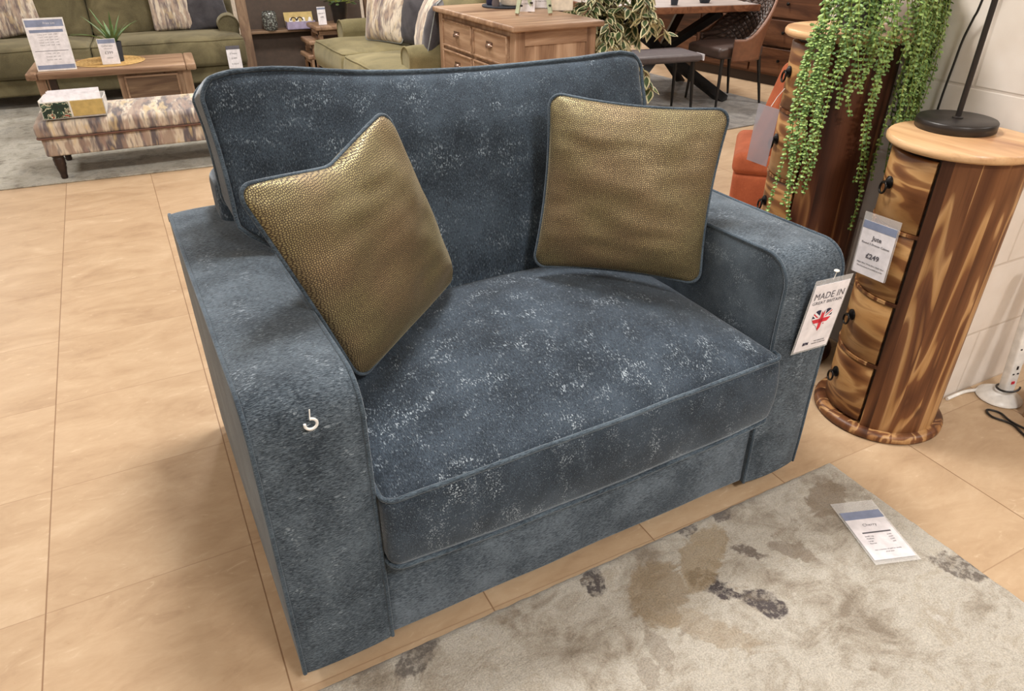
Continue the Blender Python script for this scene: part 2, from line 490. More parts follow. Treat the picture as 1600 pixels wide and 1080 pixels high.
MT['red'] = plain('red_ink', (206, 44, 62), .6)
MT['green'] = velvet('olive_velvet', (78, 72, 54), (122, 114, 86), 4)
MT['greenlight'] = velvet('olive_velvet_light', (100, 94, 68), (146, 136, 100), 4)
MT['greypillow'] = velvet('charcoal_velvet', (58, 56, 60), (88, 86, 90), 5)
MT['silver'] = velvet('silver_piping', (120, 126, 126), (170, 176, 174), 9)
MT['rust'] = velvet('rust_velvet', (140, 72, 48), (178, 98, 66), 5, .4)
MT['tanleather'] = plain('brown_leather', (122, 82, 60), .5)
MT['darkquilt'] = plain('dark_quilted_leather', (70, 54, 48), .45)
MT['benchgrey'] = plain('grey_leather', (92, 84, 86), .5)
PRT = [(96, 88, 92), (150, 128, 114), (206, 194, 176), (156, 132, 122), (206, 184, 138), (104, 100, 106)]
MT['printed'] = stripes('painterly_print', PRT, 0, 17)
MT['printed_y'] = stripes('painterly_print_cushion', [(120, 106, 104), (176, 154, 136), (218, 206, 188), (146, 124, 120), (200, 178, 140), (112, 102, 106)], 0, 24)
MT['printed_s'] = stripes('painterly_print_cushion_side', [(120, 106, 104), (176, 154, 136), (218, 206, 188), (146, 124, 120), (200, 178, 140), (112, 102, 106)], 1, 24)
MT['printpipe'] = plain('brown_piping', (104, 72, 60), .7)
MT['mint'] = plain('pale_green_paint', (186, 196, 166), .5)
MT['cream'] = plain('cream_ceramic', (236, 226, 208), .35)
MT['glassjar'] = plain('grey_mosaic_glass', (104, 106, 104), .25)
MT['lilac'] = plain('lilac_card', (170, 160, 190), .6)
MT['yellowcard'] = plain('ochre_card', (190, 166, 104), .6)
MT['straw'] = wood('straw_weave', [(150, 118, 66), (196, 160, 100), (214, 182, 122)], 0, 3, 12, .7)
MT['copper'] = plain('brushed_pewter', (150, 124, 108), .3, .9)
MT['pot'] = plain('dark_slate_pot', (44, 50, 60), .6)
MT['soil'] = plain('dark_moss', (34, 44, 22), .95)
MT['bark'] = plain('ficus_bark', (120, 92, 70), .85)
MT['wallpaint'] = plain('pale_wall_paint', (206, 198, 186), .7)
MT['ceil'] = plain('ceiling_tile', (226, 222, 214), .8)
MT['frost'] = plain('lamp_frame_white', (230, 230, 228), .5)
def leafmat(name, a, b, sc=40):
    t = NT(name); f = t.noise(t.coord(), sc, 2)
    t.p(color=t.ramp(f, [(.3, a), (.7, b)]), rough=.45, spec=.4)
    t.set(t.b.inputs['Subsurface Weight'], .12)
    t.b.inputs['Subsurface Radius'].default_value = (.01, .02, .005)
    return t.m
MT['fern'] = leafmat('pearl_fern_leaf', (70, 104, 50), (122, 152, 86))
MT['fern2'] = leafmat('pearl_fern_leaf_light', (118, 150, 74), (164, 190, 116))
MT['stem'] = leafmat('fern_stem', (110, 130, 56), (150, 160, 80))
MT['ficusg'] = leafmat('ficus_leaf_green', (50, 70, 46), (96, 116, 74), 20)
MT['ficusc'] = leafmat('ficus_leaf_cream', (214, 208, 164), (234, 228, 192), 20)
MT['aloe'] = leafmat('aloe_leaf', (70, 104, 62), (128, 158, 104), 9)
def clear_mat():
    t = NT('clear_plastic')
    t.p(color=(1, 1, 1), rough=.06, trans=.0, alpha=.22, spec=.6)
    return t.m
MT['clear'] = clear_mat()
def sleeve_mat():
    t = NT('milky_plastic_sleeve')
    t.p(color=(186, 182, 190), rough=.15, alpha=.5, spec=.6)
    return t.m
MT['sleeve'] = sleeve_mat()

# ------------------------------------------------------------------ writing
def text(body, size, mat, parent, M, name='lettering', align='CENTER', bold=0.0, xs=1.0):
    cu = bpy.data.curves.new('txt', 'FONT'); cu.body = body; cu.size = size; cu.align_x = align; cu.align_y = 'CENTER'
    cu.extrude = .00012; cu.offset = bold; cu.resolution_u = 3; cu.space_character = 1.05
    o = bpy.data.objects.new('txt', cu); COL.objects.link(o)
    dg = bpy.context.evaluated_depsgraph_get()
    me = bpy.data.meshes.new_from_object(o.evaluated_get(dg)); bpy.data.objects.remove(o)
    me.name = name
    me.transform(Matrix.Diagonal((xs, 1, 1, 1))); me.transform(M)
    me.materials.clear(); me.materials.append(mat)
    ob = bpy.data.objects.new(name, me); link(ob, parent); return ob

def frame(o, xdir, ydir):
    """matrix: local x,y on a card -> space"""
    x = Vector(xdir).normalized(); z = x.cross(Vector(ydir)).normalized(); y = z.cross(x)
    M = Matrix.Identity(4)
    for i in range(3):
        M[i][0] = x[i]; M[i][1] = y[i]; M[i][2] = z[i]; M[i][3] = o[i]
    return M

def card(name, M, w, h, mat, parent, t=.0006, lift=0.0, at=(0, 0)):
    m = MB(); x, y = at
    m.box(x - w / 2, x + w / 2, y - h / 2, y + h / 2, lift, lift + t)
    m.v = [tuple(M @ Vector(p)) for p in m.v]
    return m.build(name, mat, parent)

# ================================================================== SETTING
m = MB(); m.box(-6, 9.5, -4, 11, -.05, 0)
tag(m.build('floor', MT['floor']), kind='structure')
m = MB(); m.box(-6, 9.5, -4, 11, 3.0, 3.05)
tag(m.build('ceiling', MT['ceil']), kind='structure')
for nm, b in (('wall_back', (-6, 9.5, 11, 11.1)), ('wall_front', (-6, 9.5, -4.1, -4)), ('wall_left', (-6.1, -6, -4, 11)), ('wall_right', (9.5, 9.6, -4, 11))):
    m = MB(); m.box(b[0], b[1], b[2], b[3], 0, 3.0)
    tag(m.build(nm, MT['wallpaint']), kind='structure')
m = MB(); m.box(2.18, 4.6, 1.069, 1.86, 0, 3.0)
tag(m.build('wall_pier', MT['block']), kind='structure')

# ceiling light panels
LX = [(-2.6, -1.4), (.9, -1.2), (4.2, -1.4), (-2.6, 2.4), (.9, 2.2), (5.4, 3.0), (-2.6, 5.6), (1.2, 5.4), (4.6, 5.8), (-2.0, 8.8), (2.2, 8.6), (6.2, 8.6)]
first = None
for i, (x, y) in enumerate(LX):
    if first is None:
        first = empty('ceiling_light', (x, y, 3.0), 0, 'square white ceiling light panel with slim frame', 'ceiling light', 'ceiling light panels')
        f = MB()
        for a in ((-.33, .33, -.33, -.30), (-.33, .33, .30, .33), (-.33, -.30, -.30, .30), (.30, .33, -.30, .30)):
            f.box(a[0], a[1], a[2], a[3], -.03, 0)
        f.build('frame', MT['frost'], first)
        d = MB(); d.box(-.3, .3, -.3, .3, -.012, -.004)
        t = NT('light_diffuser'); t.p(color=(1, 1, 1), emit=(1.0, .93, .84), emits=2.0, rough=.5)
        d.build('diffuser', t.m, first)
        tt = first
    else:
        tt = copy_tree(first); tt.location = (x, y, 3.0)
    L = bpy.data.lights.new('panel_light', 'AREA'); L.shape = 'SQUARE'; L.size = .6; L.color = (1.0, .965, .925)
    L.energy = 46 if x < 0 else (84 if y < 3 else 70)
    lo = bpy.data.objects.new('panel_light', L); lo.location = (x, y, 2.96); link(lo)

# ================================================================== BLUE SOFA
SO = (0.036, 1.014, 0); SA = math.atan2(.026, 1.433); W = 1.433
sofa = empty('snuggler_sofa', SO, SA, 'wide slate-blue chenille snuggler chair on the tiles, filling the foreground', 'sofa')
def s2w(x, y, z):
    return (SO[0] + x * math.cos(SA) - y * math.sin(SA), SO[1] + x * math.sin(SA) + y * math.cos(SA), z)

def arm_profile(inset=0.0, y1=1.02, zt=.713, z0=.036):
    """outline in (y,z) running from front bottom, over the rounded front, to rear bottom"""
    p = []
    y0 = inset; r = .075 - inset
    zt2 = zt - inset
    for i in range(9): p.append((y0, z0 + (zt - .075 - z0) * i / 9))
    for i in range(10):
        t = PI - PI / 2 * i / 9
        p.append((.075 + r * math.cos(t), zt - .075 + r * math.sin(t)))
    for i in range(1, 18): p.append((.075 + (y1 - .075 - .03) * i / 18, zt2))
    rr = .03 - inset * .5
    for i in range(5):
        t = PI / 2 - PI / 2 * i / 4
        p.append((y1 - .03 + (rr) * math.cos(t), zt - .03 + (.03 - inset) * math.sin(t)))
    for i in range(1, 6): p.append((y1 - inset, (zt - .03) * (1 - i / 5) + z0 * i / 5))
    return p

def make_arm(x0, x1, side):
    secs = []
    w = x1 - x0
    E = .011
    for a in (0, 30, 60, 90): secs.append((x0 + E * (1 - math.cos(R(a))), E * (1 - math.sin(R(a)))))
    for i in range(1, 10): secs.append((x0 + E + (w - 2 * E) * i / 10, -.0055 * math.sin(PI * i / 10) ** .7))
    for a in (90, 60, 30, 0): secs.append((x1 - E * (1 - math.cos(R(a))), E * (1 - math.sin(R(a)))))
    m = MB(); vs = []; fs = []
    n = 0
    for (x, ins) in secs:
        pr = arm_profile(ins); n = len(pr)
        for (y, z) in pr:
            q = (x, y, z)
            k = .004 * nz(q, 5, 3 + side)
            top = 1 if z > .6 else .35
            sag = (-.006 * math.sin(PI * min(1, max(0, y / 1.02))) + .010 * (max(0, y - .3) / .72) ** 2) if z > .6 else 0
            vs.append((x, y + (k if z < .62 else 0), z + k * top + sag))
    for i in range(len(secs) - 1):
        for j in range(n - 1):
            a = i * n + j; fs.append((a, a + 1, a + n + 1, a + n))
        fs.append((i * n + n - 1, i * n, (i + 1) * n, (i + 1) * n + n - 1))
    fs.append(tuple(range(n))); fs.append(tuple(range((len(secs) - 1) * n, len(secs) * n))[::-1])
    m.add(vs, fs)
    for k in (-1, -2): m.sm[k] = False
    arm = m.build('arm', MT['sofa_arm'], sofa)
    for xs in (x0 + .003, x1 - .003):
        pr = arm_profile(.0015)
        pts = []
        for (y, z) in pr[:-5]:
            k = .004 * nz((xs, y, z), 5, 3 + side); sag = (-.006 * math.sin(PI * min(1, max(0, y / 1.02))) + .010 * (max(0, y - .3) / .72) ** 2) if z > .6 else 0
            pts.append((xs, y + (k if z < .62 else 0), z + k * (1 if z > .6 else .35) + sag))
        MB().tube(pts, .0047, 8).build('piping', MT['piping'], arm)
    return arm
make_arm(0, .2, 0); make_arm(1.233, W, 1)

# base and feet
def basefn(p):
    q = p.copy(); q.y += .004 * nz(p, 6, 9); return q
soft(.198, 1.235, .007, .93, .036, .30, .010, (20, 4, 8), basefn).build('base_panel', MT['sofa_front_lit'], sofa)
for (x, y) in ((.05, .06), (W - .05, .06), (.05, .88), (W - .05, .88)):
    m = MB(); m.lathe([(.0, 0), (.022, 0), (.027, .04), (0, .04)], (x, y, 0), 16); m.build('foot', MT['darkleg'], sofa)
def fbfn(p):
    q = p.copy(); return q
soft(.118, 1.315, .86, 1.01, .06, .835, .035, (12, 4, 10), fbfn).build('back_frame', MT['sofa_back'], sofa)

# seat cushion
SX0, SX1, SY0, SY1, SZ0, SZ1 = .203, 1.243, -.034, .73, .272, .466
def seatfn(p):
    u = (p.x - (SX0 + SX1) / 2) / ((SX1 - SX0) / 2); v = (p.y - (SY0 + SY1) / 2) / ((SY1 - SY0) / 2)
    w = (p.z - SZ0) / (SZ1 - SZ0)
    q = p.copy()
    cu = max(0, 1 - abs(u) ** 2.3); cv = max(0, 1 - abs(v) ** 2.6)
    if w > .5:
        q.z += (.082 * cu ** .9 * cv ** .85) * min(1, (w - .5) * 2.2)
        q.z += .018 * (1 - abs(u) ** 2) * min(1, max(0, w - .5) * 2) * (v * .5 + .5)
        q.z += .003 * nz(p, 9, 1) * min(1, (w - .5) * 2)
    bow = math.sin(PI * min(1, max(0, w)))
    q.y += (-.014 * bow - .004 * cu) * max(0, -v) ** 2
    q.y += .0035 * nz(p, 10, 5) * (1 if v < -.9 else 0)
    q.z += -.012 * cu * (1 - w) + (.007 * u * (1 if w > .4 else .2))
    return q
sc = soft(SX0, SX1, SY0, SY1, SZ0, SZ1, .026, (34, 26, 8), seatfn, 3).build('seat_cushion', MT['sofa_seat'], sofa)
sc.modifiers.new('s', 'SUBSURF').levels = 1; sc.modifiers['s'].render_levels = 1
for zz in (SZ1 - .006, SZ0 + .006):
    pts = []
    for (x, y) in rrect(SX0 + .002, SX1 - .002, SY0 + .002, SY1 - .002, .028, 6, 22):
        q = seatfn(Vector((x, y, zz)))
        u = (x - (SX0 + SX1) / 2) / ((SX1 - SX0) / 2)
        pts.append((q.x, q.y + (0 if y > .2 else -.001), q.z))
    MB().tube(pts, .0052, 8, True).build('piping', MT['piping'], sc)

# back cushion
BX0, BX1, BZ0, BZ1, BT = .118, 1.335, .50, 1.098, .20
def backfn(p):
    u = (p.x - (BX0 + BX1) / 2) / ((BX1 - BX0) / 2); w = (p.z - BZ0) / (BZ1 - BZ0)
    v = p.y / (BT / 2)   # -1 front, 1 rear
    q = p.copy()
    # narrow between the arms
    k = min(1, max(0, (.79 - p.z) / .09)); k = k * k * (3 - 2 * k)
    cx = (.205 + 1.232) / 2
    q.x = (1 - k) * p.x + k * (cx + u * .513)
    cu = max(0, 1 - abs(u) ** 2.6); cw = max(0, 1 - abs(2 * w - 1) ** 2.6)
    q.y += -v * -1 * 0
    q.y += (-.040 if v < 0 else .012) * abs(v) ** .5 * (cu * cw) ** .8
    top = max(0, w - .75) * 4
    dip = -.016 * math.exp(-((u - .05) / .62) ** 2) + .014 * math.exp(-((u + .74) / .22) ** 2) + .007 * math.exp(-((u - .88) / .13) ** 2)
    q.z += (dip - .040 * (u + 1) / 2) * top
    # rounded top corners
    c = max(0, abs(u) - .90) / .10
    q.z -= .028 * c * c * top
    q.z += .008 * max(0, 1 - u * u) * (1 - w) * 0
    q.z -= .050 * top * max(0, v + .55) / 1.55
    q.x += -.010 * u * math.sin(PI * min(1, max(0, (w - .25) / .7))) * (1 - k)
    q.y += .785 + (w - .5) * .17 + BT / 2 - .125
    q.y += .006 * nz(p, 6, 2)
    return q
bc = soft(BX0, BX1, -BT / 2, BT / 2, BZ0, BZ1, .030, (36, 3, 26), backfn, 3).build('back_cushion', MT['sofa_back'], sofa)
bc.modifiers.new('s', 'SUBSURF').levels = 1; bc.modifiers['s'].render_levels = 1
for yy in (-BT / 2 + .006, BT / 2 - .006):
    pts = [tuple(backfn(Vector((x, yy, z)))) for (x, z) in rrect(BX0 + .002, BX1 - .002, BZ0 + .002, BZ1 - .002, .03, 6, 26)]
    MB().tube(pts, .0052, 8, True).build('piping', MT['piping'], bc)

# gold cushions -----------------------------------------------------
def pillow(name, C, T, mat, pipe, parent_label, cat, notch=0.0, group=None, n=36, seed=1.0, edge=.012, pipe_r=.0042, parent_space=True, wr=.004, conc=.03):
    """C = four corners TL TR BR BL in world; a stuffed square with piping"""
    C = [Vector(c) for c in C]
    ctr = sum(C, Vector()) / 4
    root = empty(name, tuple((C[2] + C[3]) / 2), 0, parent_label, cat, group)
    org = Vector(root.location)
    N = ((C[1] - C[0]).cross(C[3] - C[0])).normalized() * 1.0
    # N points to the front (TL->TR x TL->BL)
    N = -N
    def base(u, v):  # u,v in -1..1 ; v=1 top
        # pull the edge middles inwards, keep corners pointed
        uu = u * (1 - conc * (1 - v * v)); vv = v * (1 - conc * (1 - u * u))
        if notch and v > 0:
            vv -= notch * max(0, 1 - (abs(u + .02) ** 2 + .003) ** .5 / 1.0) ** 1.25 * max(0, v) ** 3
        # soften corners
        a = (uu + 1) / 2; b = (vv + 1) / 2
        # corner rounding
        return (C[0] * (1 - a) * b + C[1] * a * b + C[2] * a * (1 - b) + C[3] * (1 - a) * (1 - b))
    def rc(u, v):
        # rounded square map
        k = .17
        r = max(abs(u), abs(v))
        if r < 1e-6: return u, v
        cu, cv = abs(u), abs(v)
        d = max(0, (cu + cv) - (2 - k)) if False else 0
        au, av = u, v
        lim = 1 - k
        if cu > lim and cv > lim:
            x = (cu - lim) / k; y = (cv - lim) / k
            L_ = math.hypot(x, y); M_ = max(x, y)
            if L_ > 1e-6:
                x2, y2 = x * M_ / L_, y * M_ / L_
                au = math.copysign(lim + x2 * k, u); av = math.copysign(lim + y2 * k, v)
        return au, av
    vs = []; fs = []
    def thick(u, v):
        e = (max(0, 1 - abs(u) ** 2.4) * max(0, 1 - abs(v) ** 2.4)) ** .55
        t = T / 2 * e + edge * .5 * 0
        if notch: t *= 1 - .30 * math.exp(-(abs(u + .02) / .14) ** 1.5) * max(0, v - .2)
        return t
    g = [-(math.cos(PI * i / n)) * .35 + (-1 + 2 * i / n) * .65 for i in range(n + 1)]
    for side in (1, -1):
        for j in range(n + 1):
            for i in range(n + 1):
                u, v = g[i], g[j]
                a, b = rc(u, v)
                p = base(a, b)
                t = thick(u, v)
                en = (1 - max(abs(u), abs(v)) ** 6)
                w = wr * (nz((u, v, side), 2.1, seed) + .7 * nz((u * 1, v * 3.1, side), 2.4, seed + 4)) * en
                # pulls running in from the edges
                w += wr * .8 * math.sin(9 * u + 3 * seed) * max(0, abs(v) - .6) * en + wr * .8 * math.sin(8 * v + seed) * max(0, abs(u) - .6) * en
                vs.append(p + N * (side * t + w) - org)
    K = n + 1
    for s in (0, 1):
        o_ = s * K * K
        for j in range(n):
            for i in range(n):
                a = o_ + j * K + i
                f = (a, a + 1, a + K + 1, a + K)
                fs.append(f if s == 0 else f[::-1])
    ring = [(i, 0) for i in range(n)] + [(n, j) for j in range(n)] + [(n - i, n) for i in range(n)] + [(0, n - j) for j in range(n)]
    m = MB(); m.add(vs, fs)
    cover = m.build('cover', mat, root, fix=False)
    import bmesh
    bm = bmesh.new(); bm.from_mesh(cover.data); bmesh.ops.remove_doubles(bm, verts=bm.verts, dist=.0004)
    bmesh.ops.recalc_face_normals(bm, faces=bm.faces); bm.to_mesh(cover.data); bm.free()
    for p in cover.data.polygons: p.use_smooth = True
    ex = (C[1] - C[0]).normalized(); ey = N.cross(ex)
    uvl = cover.data.uv_layers.new(name='cloth')
    for lp in cover.data.loops:
        q = cover.data.vertices[lp.vertex_index].co
        uvl.data[lp.index].uv = (q.dot(ex), q.dot(ey))
    if pipe:
        pts = []
        for (i, j) in ring:
            a, b = rc(g[i], g[j]); pts.append(base(a, b) - org)
        MB().tube(pts, pipe_r, 8, True).build('piping', pipe, root)
    return root
gL = [s2w(.092, .285, .99), s2w(.470, .530, 1.035), s2w(.657, .618, .545), s2w(.276, .300, .512)]
pillow('scatter_cushion', gL, .15, MT['gold'], MT['piping'], 'gold pebble-print cushion with a dented top edge, leaning on the left arm as seen', 'cushion', notch=.19, group='gold scatter cushions on the blue sofa', seed=2.0, wr=.010, conc=.022)
gR = [s2w(.915, .575, 1.02), s2w(1.288, .315, .99), s2w(1.210, .255, .548), s2w(.838, .512, .580)]
pillow('scatter_cushion', gR, .15, MT['gold'], MT['piping'], 'gold pebble-print cushion with straight top edge, propped upright against the right arm', 'cushion', group='gold scatter cushions on the blue sofa', seed=5.0, wr=.010, conc=.07)

# plastic tag fastener on the left arm
root = empty('tag_fastener', s2w(.104, -.010, .672), 0, 'small white plastic hook fastener stuck in the front of the left arm', 'tag fastener')
pts = [(.0022, 0, .022), (.001, -.001, .012), (0, -.003, .006)]
MB().tube(pts, .0012, 6).build('shaft', MT['white'], root)
pts = []
for i in range(15):
    t = R(95 - 290 * i / 14); pts.append((.0105 * math.cos(t), -.004, -.005 + .0105 * math.sin(t)))
MB().tube(pts, .0026, 8).build('hook', MT['white'], root)

# Made in Great Britain swing tag on right arm front -----------------
root = empty('swing_tag', s2w(1.362, -.016, .45), SA, 'white card tag with a union flag heart hanging on the right arm front', 'tag')
# local frame: x along sofa front, z up. Slight tilt
import_tilt = R(7)
Mx = frame((0, -.004, .095), (math.cos(-.06), 0, math.sin(-.06)), (math.sin(.09), -.06, math.cos(.09)))
TW, TH = .122, .190
card('sleeve_back', Mx, TW + .010, TH + .020, MT['clear'], root, .0008, -.0012, (0, .004))
card('card', Mx, TW, TH, MT['paper'], root, .0008)
text('MADE IN', .026, MT['ink'], root, Mx @ Matrix.Translation((0, .062, .0014)), xs=1.0)
text('GREAT BRITAIN', .0125, MT['ink'], root, Mx @ Matrix.Translation((0, .044, .0014)), xs=1.15)
text('BFM', .011, MT['navy'], root, Mx @ Matrix.Translation((-.026, -.076, .0014)), bold=.0005)
text('THE FURNITURE', .0052, MT['ink'], root, Mx @ Matrix.Translation((.022, -.073, .0014)))
text('MAKERS OF BRITAIN', .0052, MT['ink'], root, Mx @ Matrix.Translation((.022, -.080, .0014)))
# heart emblem
def heart(t):
    x = 16 * math.sin(t) ** 3; y = 13 * math.cos(t) - 5 * math.cos(2 * t) - 2 * math.cos(3 * t) - math.cos(4 * t)
    return x, y
HS = .0022; HC = (0, -.010)
hp = [(HS * heart(2 * PI * i / 64)[0], HS * (heart(2 * PI * i / 64)[1] + 2.5)) for i in range(64)]
def clip(poly, a, b, c):
    """keep a*x+b*y<=c"""
    out = []
    for i in range(len(poly)):
        p, q = poly[i], poly[(i + 1) % len(poly)]
        fp = a * p[0] + b * p[1] - c; fq = a * q[0] + b * q[1] - c
        if fp <= 0: out.append(p)
        if (fp < 0) != (fq < 0):
            t = fp / (fp - fq); out.append((p[0] + (q[0] - p[0]) * t, p[1] + (q[1] - p[1]) * t))
    return out
def band(ang, w, off=0.0, half=None):
    nx, ny = -math.sin(ang), math.cos(ang)
    # clip halves of the heart separately so the polygon stays convex enough
    res = []
    for s in (1, -1):
        h = clip(hp, s, 0, 0)
        h = clip(h, nx, ny, off + w / 2); h = clip(h, -nx, -ny, -off + w / 2)
        if half is not None: h = clip(h, -half[0], -half[1], 0)
        if len(h) > 2: res.append(h)
    return res
def emit(polys, z, mat, nm):
    m = MB()
    for P_ in polys:
        vs = [tuple(Mx @ Vector((p[0] + HC[0], p[1] + HC[1], z))) for p in P_]
        m.add(vs, [tuple(range(len(vs)))], 0, False)
    return m.build(nm, mat, root, fix=False)
emit([clip(hp, 1, 0, 0), clip(hp, -1, 0, 0)], .0012, MT['navy'], 'heart_field')
wp = band(R(36), .012) + band(R(-36), .012); emit(wp, .0014, MT['paper'], 'heart_saltire')
emit(band(R(36), .0035, .001) + band(R(-36), .0035, -.001), .0016, MT['red'], 'heart_red_saltire')
emit(band(0, .020) + band(PI / 2, .020), .0018, MT['paper'], 'heart_white_cross')
emit(band(0, .012) + band(PI / 2, .012), .0020, MT['red'], 'heart_red_cross')
m = MB(); m.tube([(.004, -.012, .222), (.004, -.010, .207), (.004, -.008, .198)], .0012, 6)
m.lathe([(0, .004), (.006, .002), (.007, 0), (.004, -.003), (0, -.004)], (.004, -.011, .222), 12)
m.build('fastener', MT['white'], root)

# ================================================================== FRONT RUG
RC = (.058, .990); RA = R(.7)
def rugpt(x, y):
    dx, dy = x - RC[0], y - RC[1]
    return (dx * math.cos(RA) + dy * math.sin(RA), -dx * math.sin(RA) + dy * math.cos(RA))
bl = []
for (x, y, rx, ry, a, c, s_) in [
    (.965, .830, .048, .030, -.9, (72, 64, 66), .95),
    (.985, .775, .030, .016, -1.1, (76, 68, 70), .95),
    (1.045, .715, .052, .034, -1.0, (80, 72, 74), .95),
    (1.110, .850, .042, .016, -.7, (110, 98, 90), .85),
    (.722, .950, .040, .022, 1.2, (82, 74, 74), .95),
    (1.000, .890, .11, .040, .6, (166, 146, 114), .7),
    (.840, .850, .08, .055, .9, (158, 138, 108), .65),
    (.880, .720, .10, .026, -.9, (172, 154, 128), .5),
    (1.150, .985, .030, .012, .0, (104, 96, 92), .85),
    (1.040, .985, .030, .014, .2, (100, 92, 88), .85),
    (1.455, .905, .070, .040, .5, (138, 120, 98), .7),
    (1.560, .580, .060, .026, -.7, (108, 98, 90), .9),
    (1.230, .800, .05, .02, -.8, (140, 124, 106), .6),
    (.740, .730, .05, .02, 1.3, (150, 138, 122), .5),
    (.690, .700, .04, .014, 1.3, (150, 138, 122), .5),
    (.270, .960, .045, .025, .8, (92, 84, 80), .8)]:
    q = rugpt(x, y); bl.append((q[0], q[1], rx, ry, a, c, s_))
MT['rug'] = rug_mat('mottled_cream_rug', bl, [(150, 138, 122), (184, 175, 160), (208, 202, 190), (190, 180, 163), (220, 216, 208)], (150, 136, 118), 3.2)
rug = MB(); vs = []; fs = []
RX0, RX1, RY0, RY1 = -.9, 1.535, -2.3, 0.0
NXr, NYr = 230, 210
for j in range(NYr + 1):
    for i in range(NXr + 1):
        x = RX0 + (RX1 - RX0) * i / NXr; y = RY0 + (RY1 - RY0) * j / NYr
        e = min(x - RX0, RX1 - x, y - RY0, RY1 - y)
        z = .011 * min(1, .25 + e / .012) + .0022 * noise.noise(Vector((x * 45, y * 45, 0))) + .002 * noise.noise(Vector((x * 12, y * 12, 3)))
        k = .0035 * noise.noise(Vector((x * 30, y * 30, 8)))
        if e < .001: z = .001
        vs.append((x + (k if e < .01 else 0), y + (k if e < .01 else 0), z))
for j in range(NYr):
    for i in range(NXr):
        a = j * (NXr + 1) + i; fs.append((a, a + 1, a + NXr + 2, a + NXr + 1))
rug.add(vs, fs)
nb = len(rug.v)
rug.add([(RX0, RY0, .0005), (RX1, RY0, .0005), (RX1, RY1, .0005), (RX0, RY1, .0005)], [(0, 3, 2, 1)], 0, False)
o = rug.build('area_rug', MT['rug'], None, loc=(RC[0], RC[1], 0), rot=(0, 0, RA), fix=False)
tag(o, 'mottled cream and taupe pile rug on the tiles in front of the blue sofa', 'rug')

# tag lying on the rug
root = empty('price_tag', (1.46, .742, .0155), 0, 'white price card in a clear sleeve lying flat on the cream rug', 'price tag')
Mr = frame((0, 0, .0005), (1.536 - 1.425, .804 - .842, 0), (1.536 - 1.493, .804 - .649, 0))
card('sleeve', Mr, .124, .215, MT['clear'], root, .0006, -.0008, (0, .012))
card('card', Mr, .113, .165, MT['paper'], root, .0007)
card('header', Mr, .113, .028, MT['paperblue'], root, .0003, .0008, (0, .068))
card('rule', Mr, .080, .0045, MT['ink'], root, .0002, .0008, (.004, .006))
text('Cherry', .013, MT['ink'], root, Mr @ Matrix.Translation((0, .032, .001)))
for k, (tx, w) in enumerate((('Small rug', -1), ('Medium', -1), ('Large', -1), ('Runner', -1))):
    text(tx, .0060, MT['ink'], root, Mr @ Matrix.Translation((-.036, -.006 - .008 * k, .001)), align='LEFT')
for k, tx in enumerate(('£199', '£299', '£399', '£99')):
    text(tx, .0060, MT['ink'], root, Mr @ Matrix.Translation((.032, -.006 - .008 * k, .001)))
text('Ask a member of staff for details', .0052, MT['ink'], root, Mr @ Matrix.Translation((0, -.052, .001)))
text('of all sizes', .0052, MT['ink'], root, Mr @ Matrix.Translation((0, -.060, .001)))

# ================================================================== DRUM CABINETS
def ring_pull(parent, ang, r, z):
    c, s_ = math.cos(ang), math.sin(ang)
    T_ = Vector((-s_, c, 0)); N_ = Vector((c, s_, 0)); Z = Vector((0, 0, 1))
    O = N_ * r + Z * z
    m = MB()
    # rosette
    vs = []; fs = []; n = 18
    for (rr, h) in ((.0175, 0), (.0175, .004), (.012, .008), (.006, .012), (.001, .013)):
        for k in range(n):
            t = 2 * PI * k / n
            vs.append(O + (T_ * math.cos(t) + Z * math.sin(t)) * rr + N_ * h)
    for i in range(4):
        for k in range(n):
            fs.append((i * n + k, i * n + (k + 1) % n, (i + 1) * n + (k + 1) % n, (i + 1) * n + k))
    m.add(vs, fs)
    pull = m.build('rosette', MT['iron'], parent)
    pts = []
    for k in range(22):
        t = 2 * PI * k / 22
        pts.append(O + N_ * (.014 + .004 * (1 - math.cos(t)) * .5) + T_ * .0155 * math.sin(t) + Z * (-.014 + .0155 * math.cos(t)))
    MB().tube(pts, .0032, 8, True).build('ring', MT['iron'], pull)
    MB().tube([O + N_ * .010 - Z * .0, O + N_ * .0185 + Z * 0.001], .0045, 8).build('boss', MT['iron'], pull)
    return pull

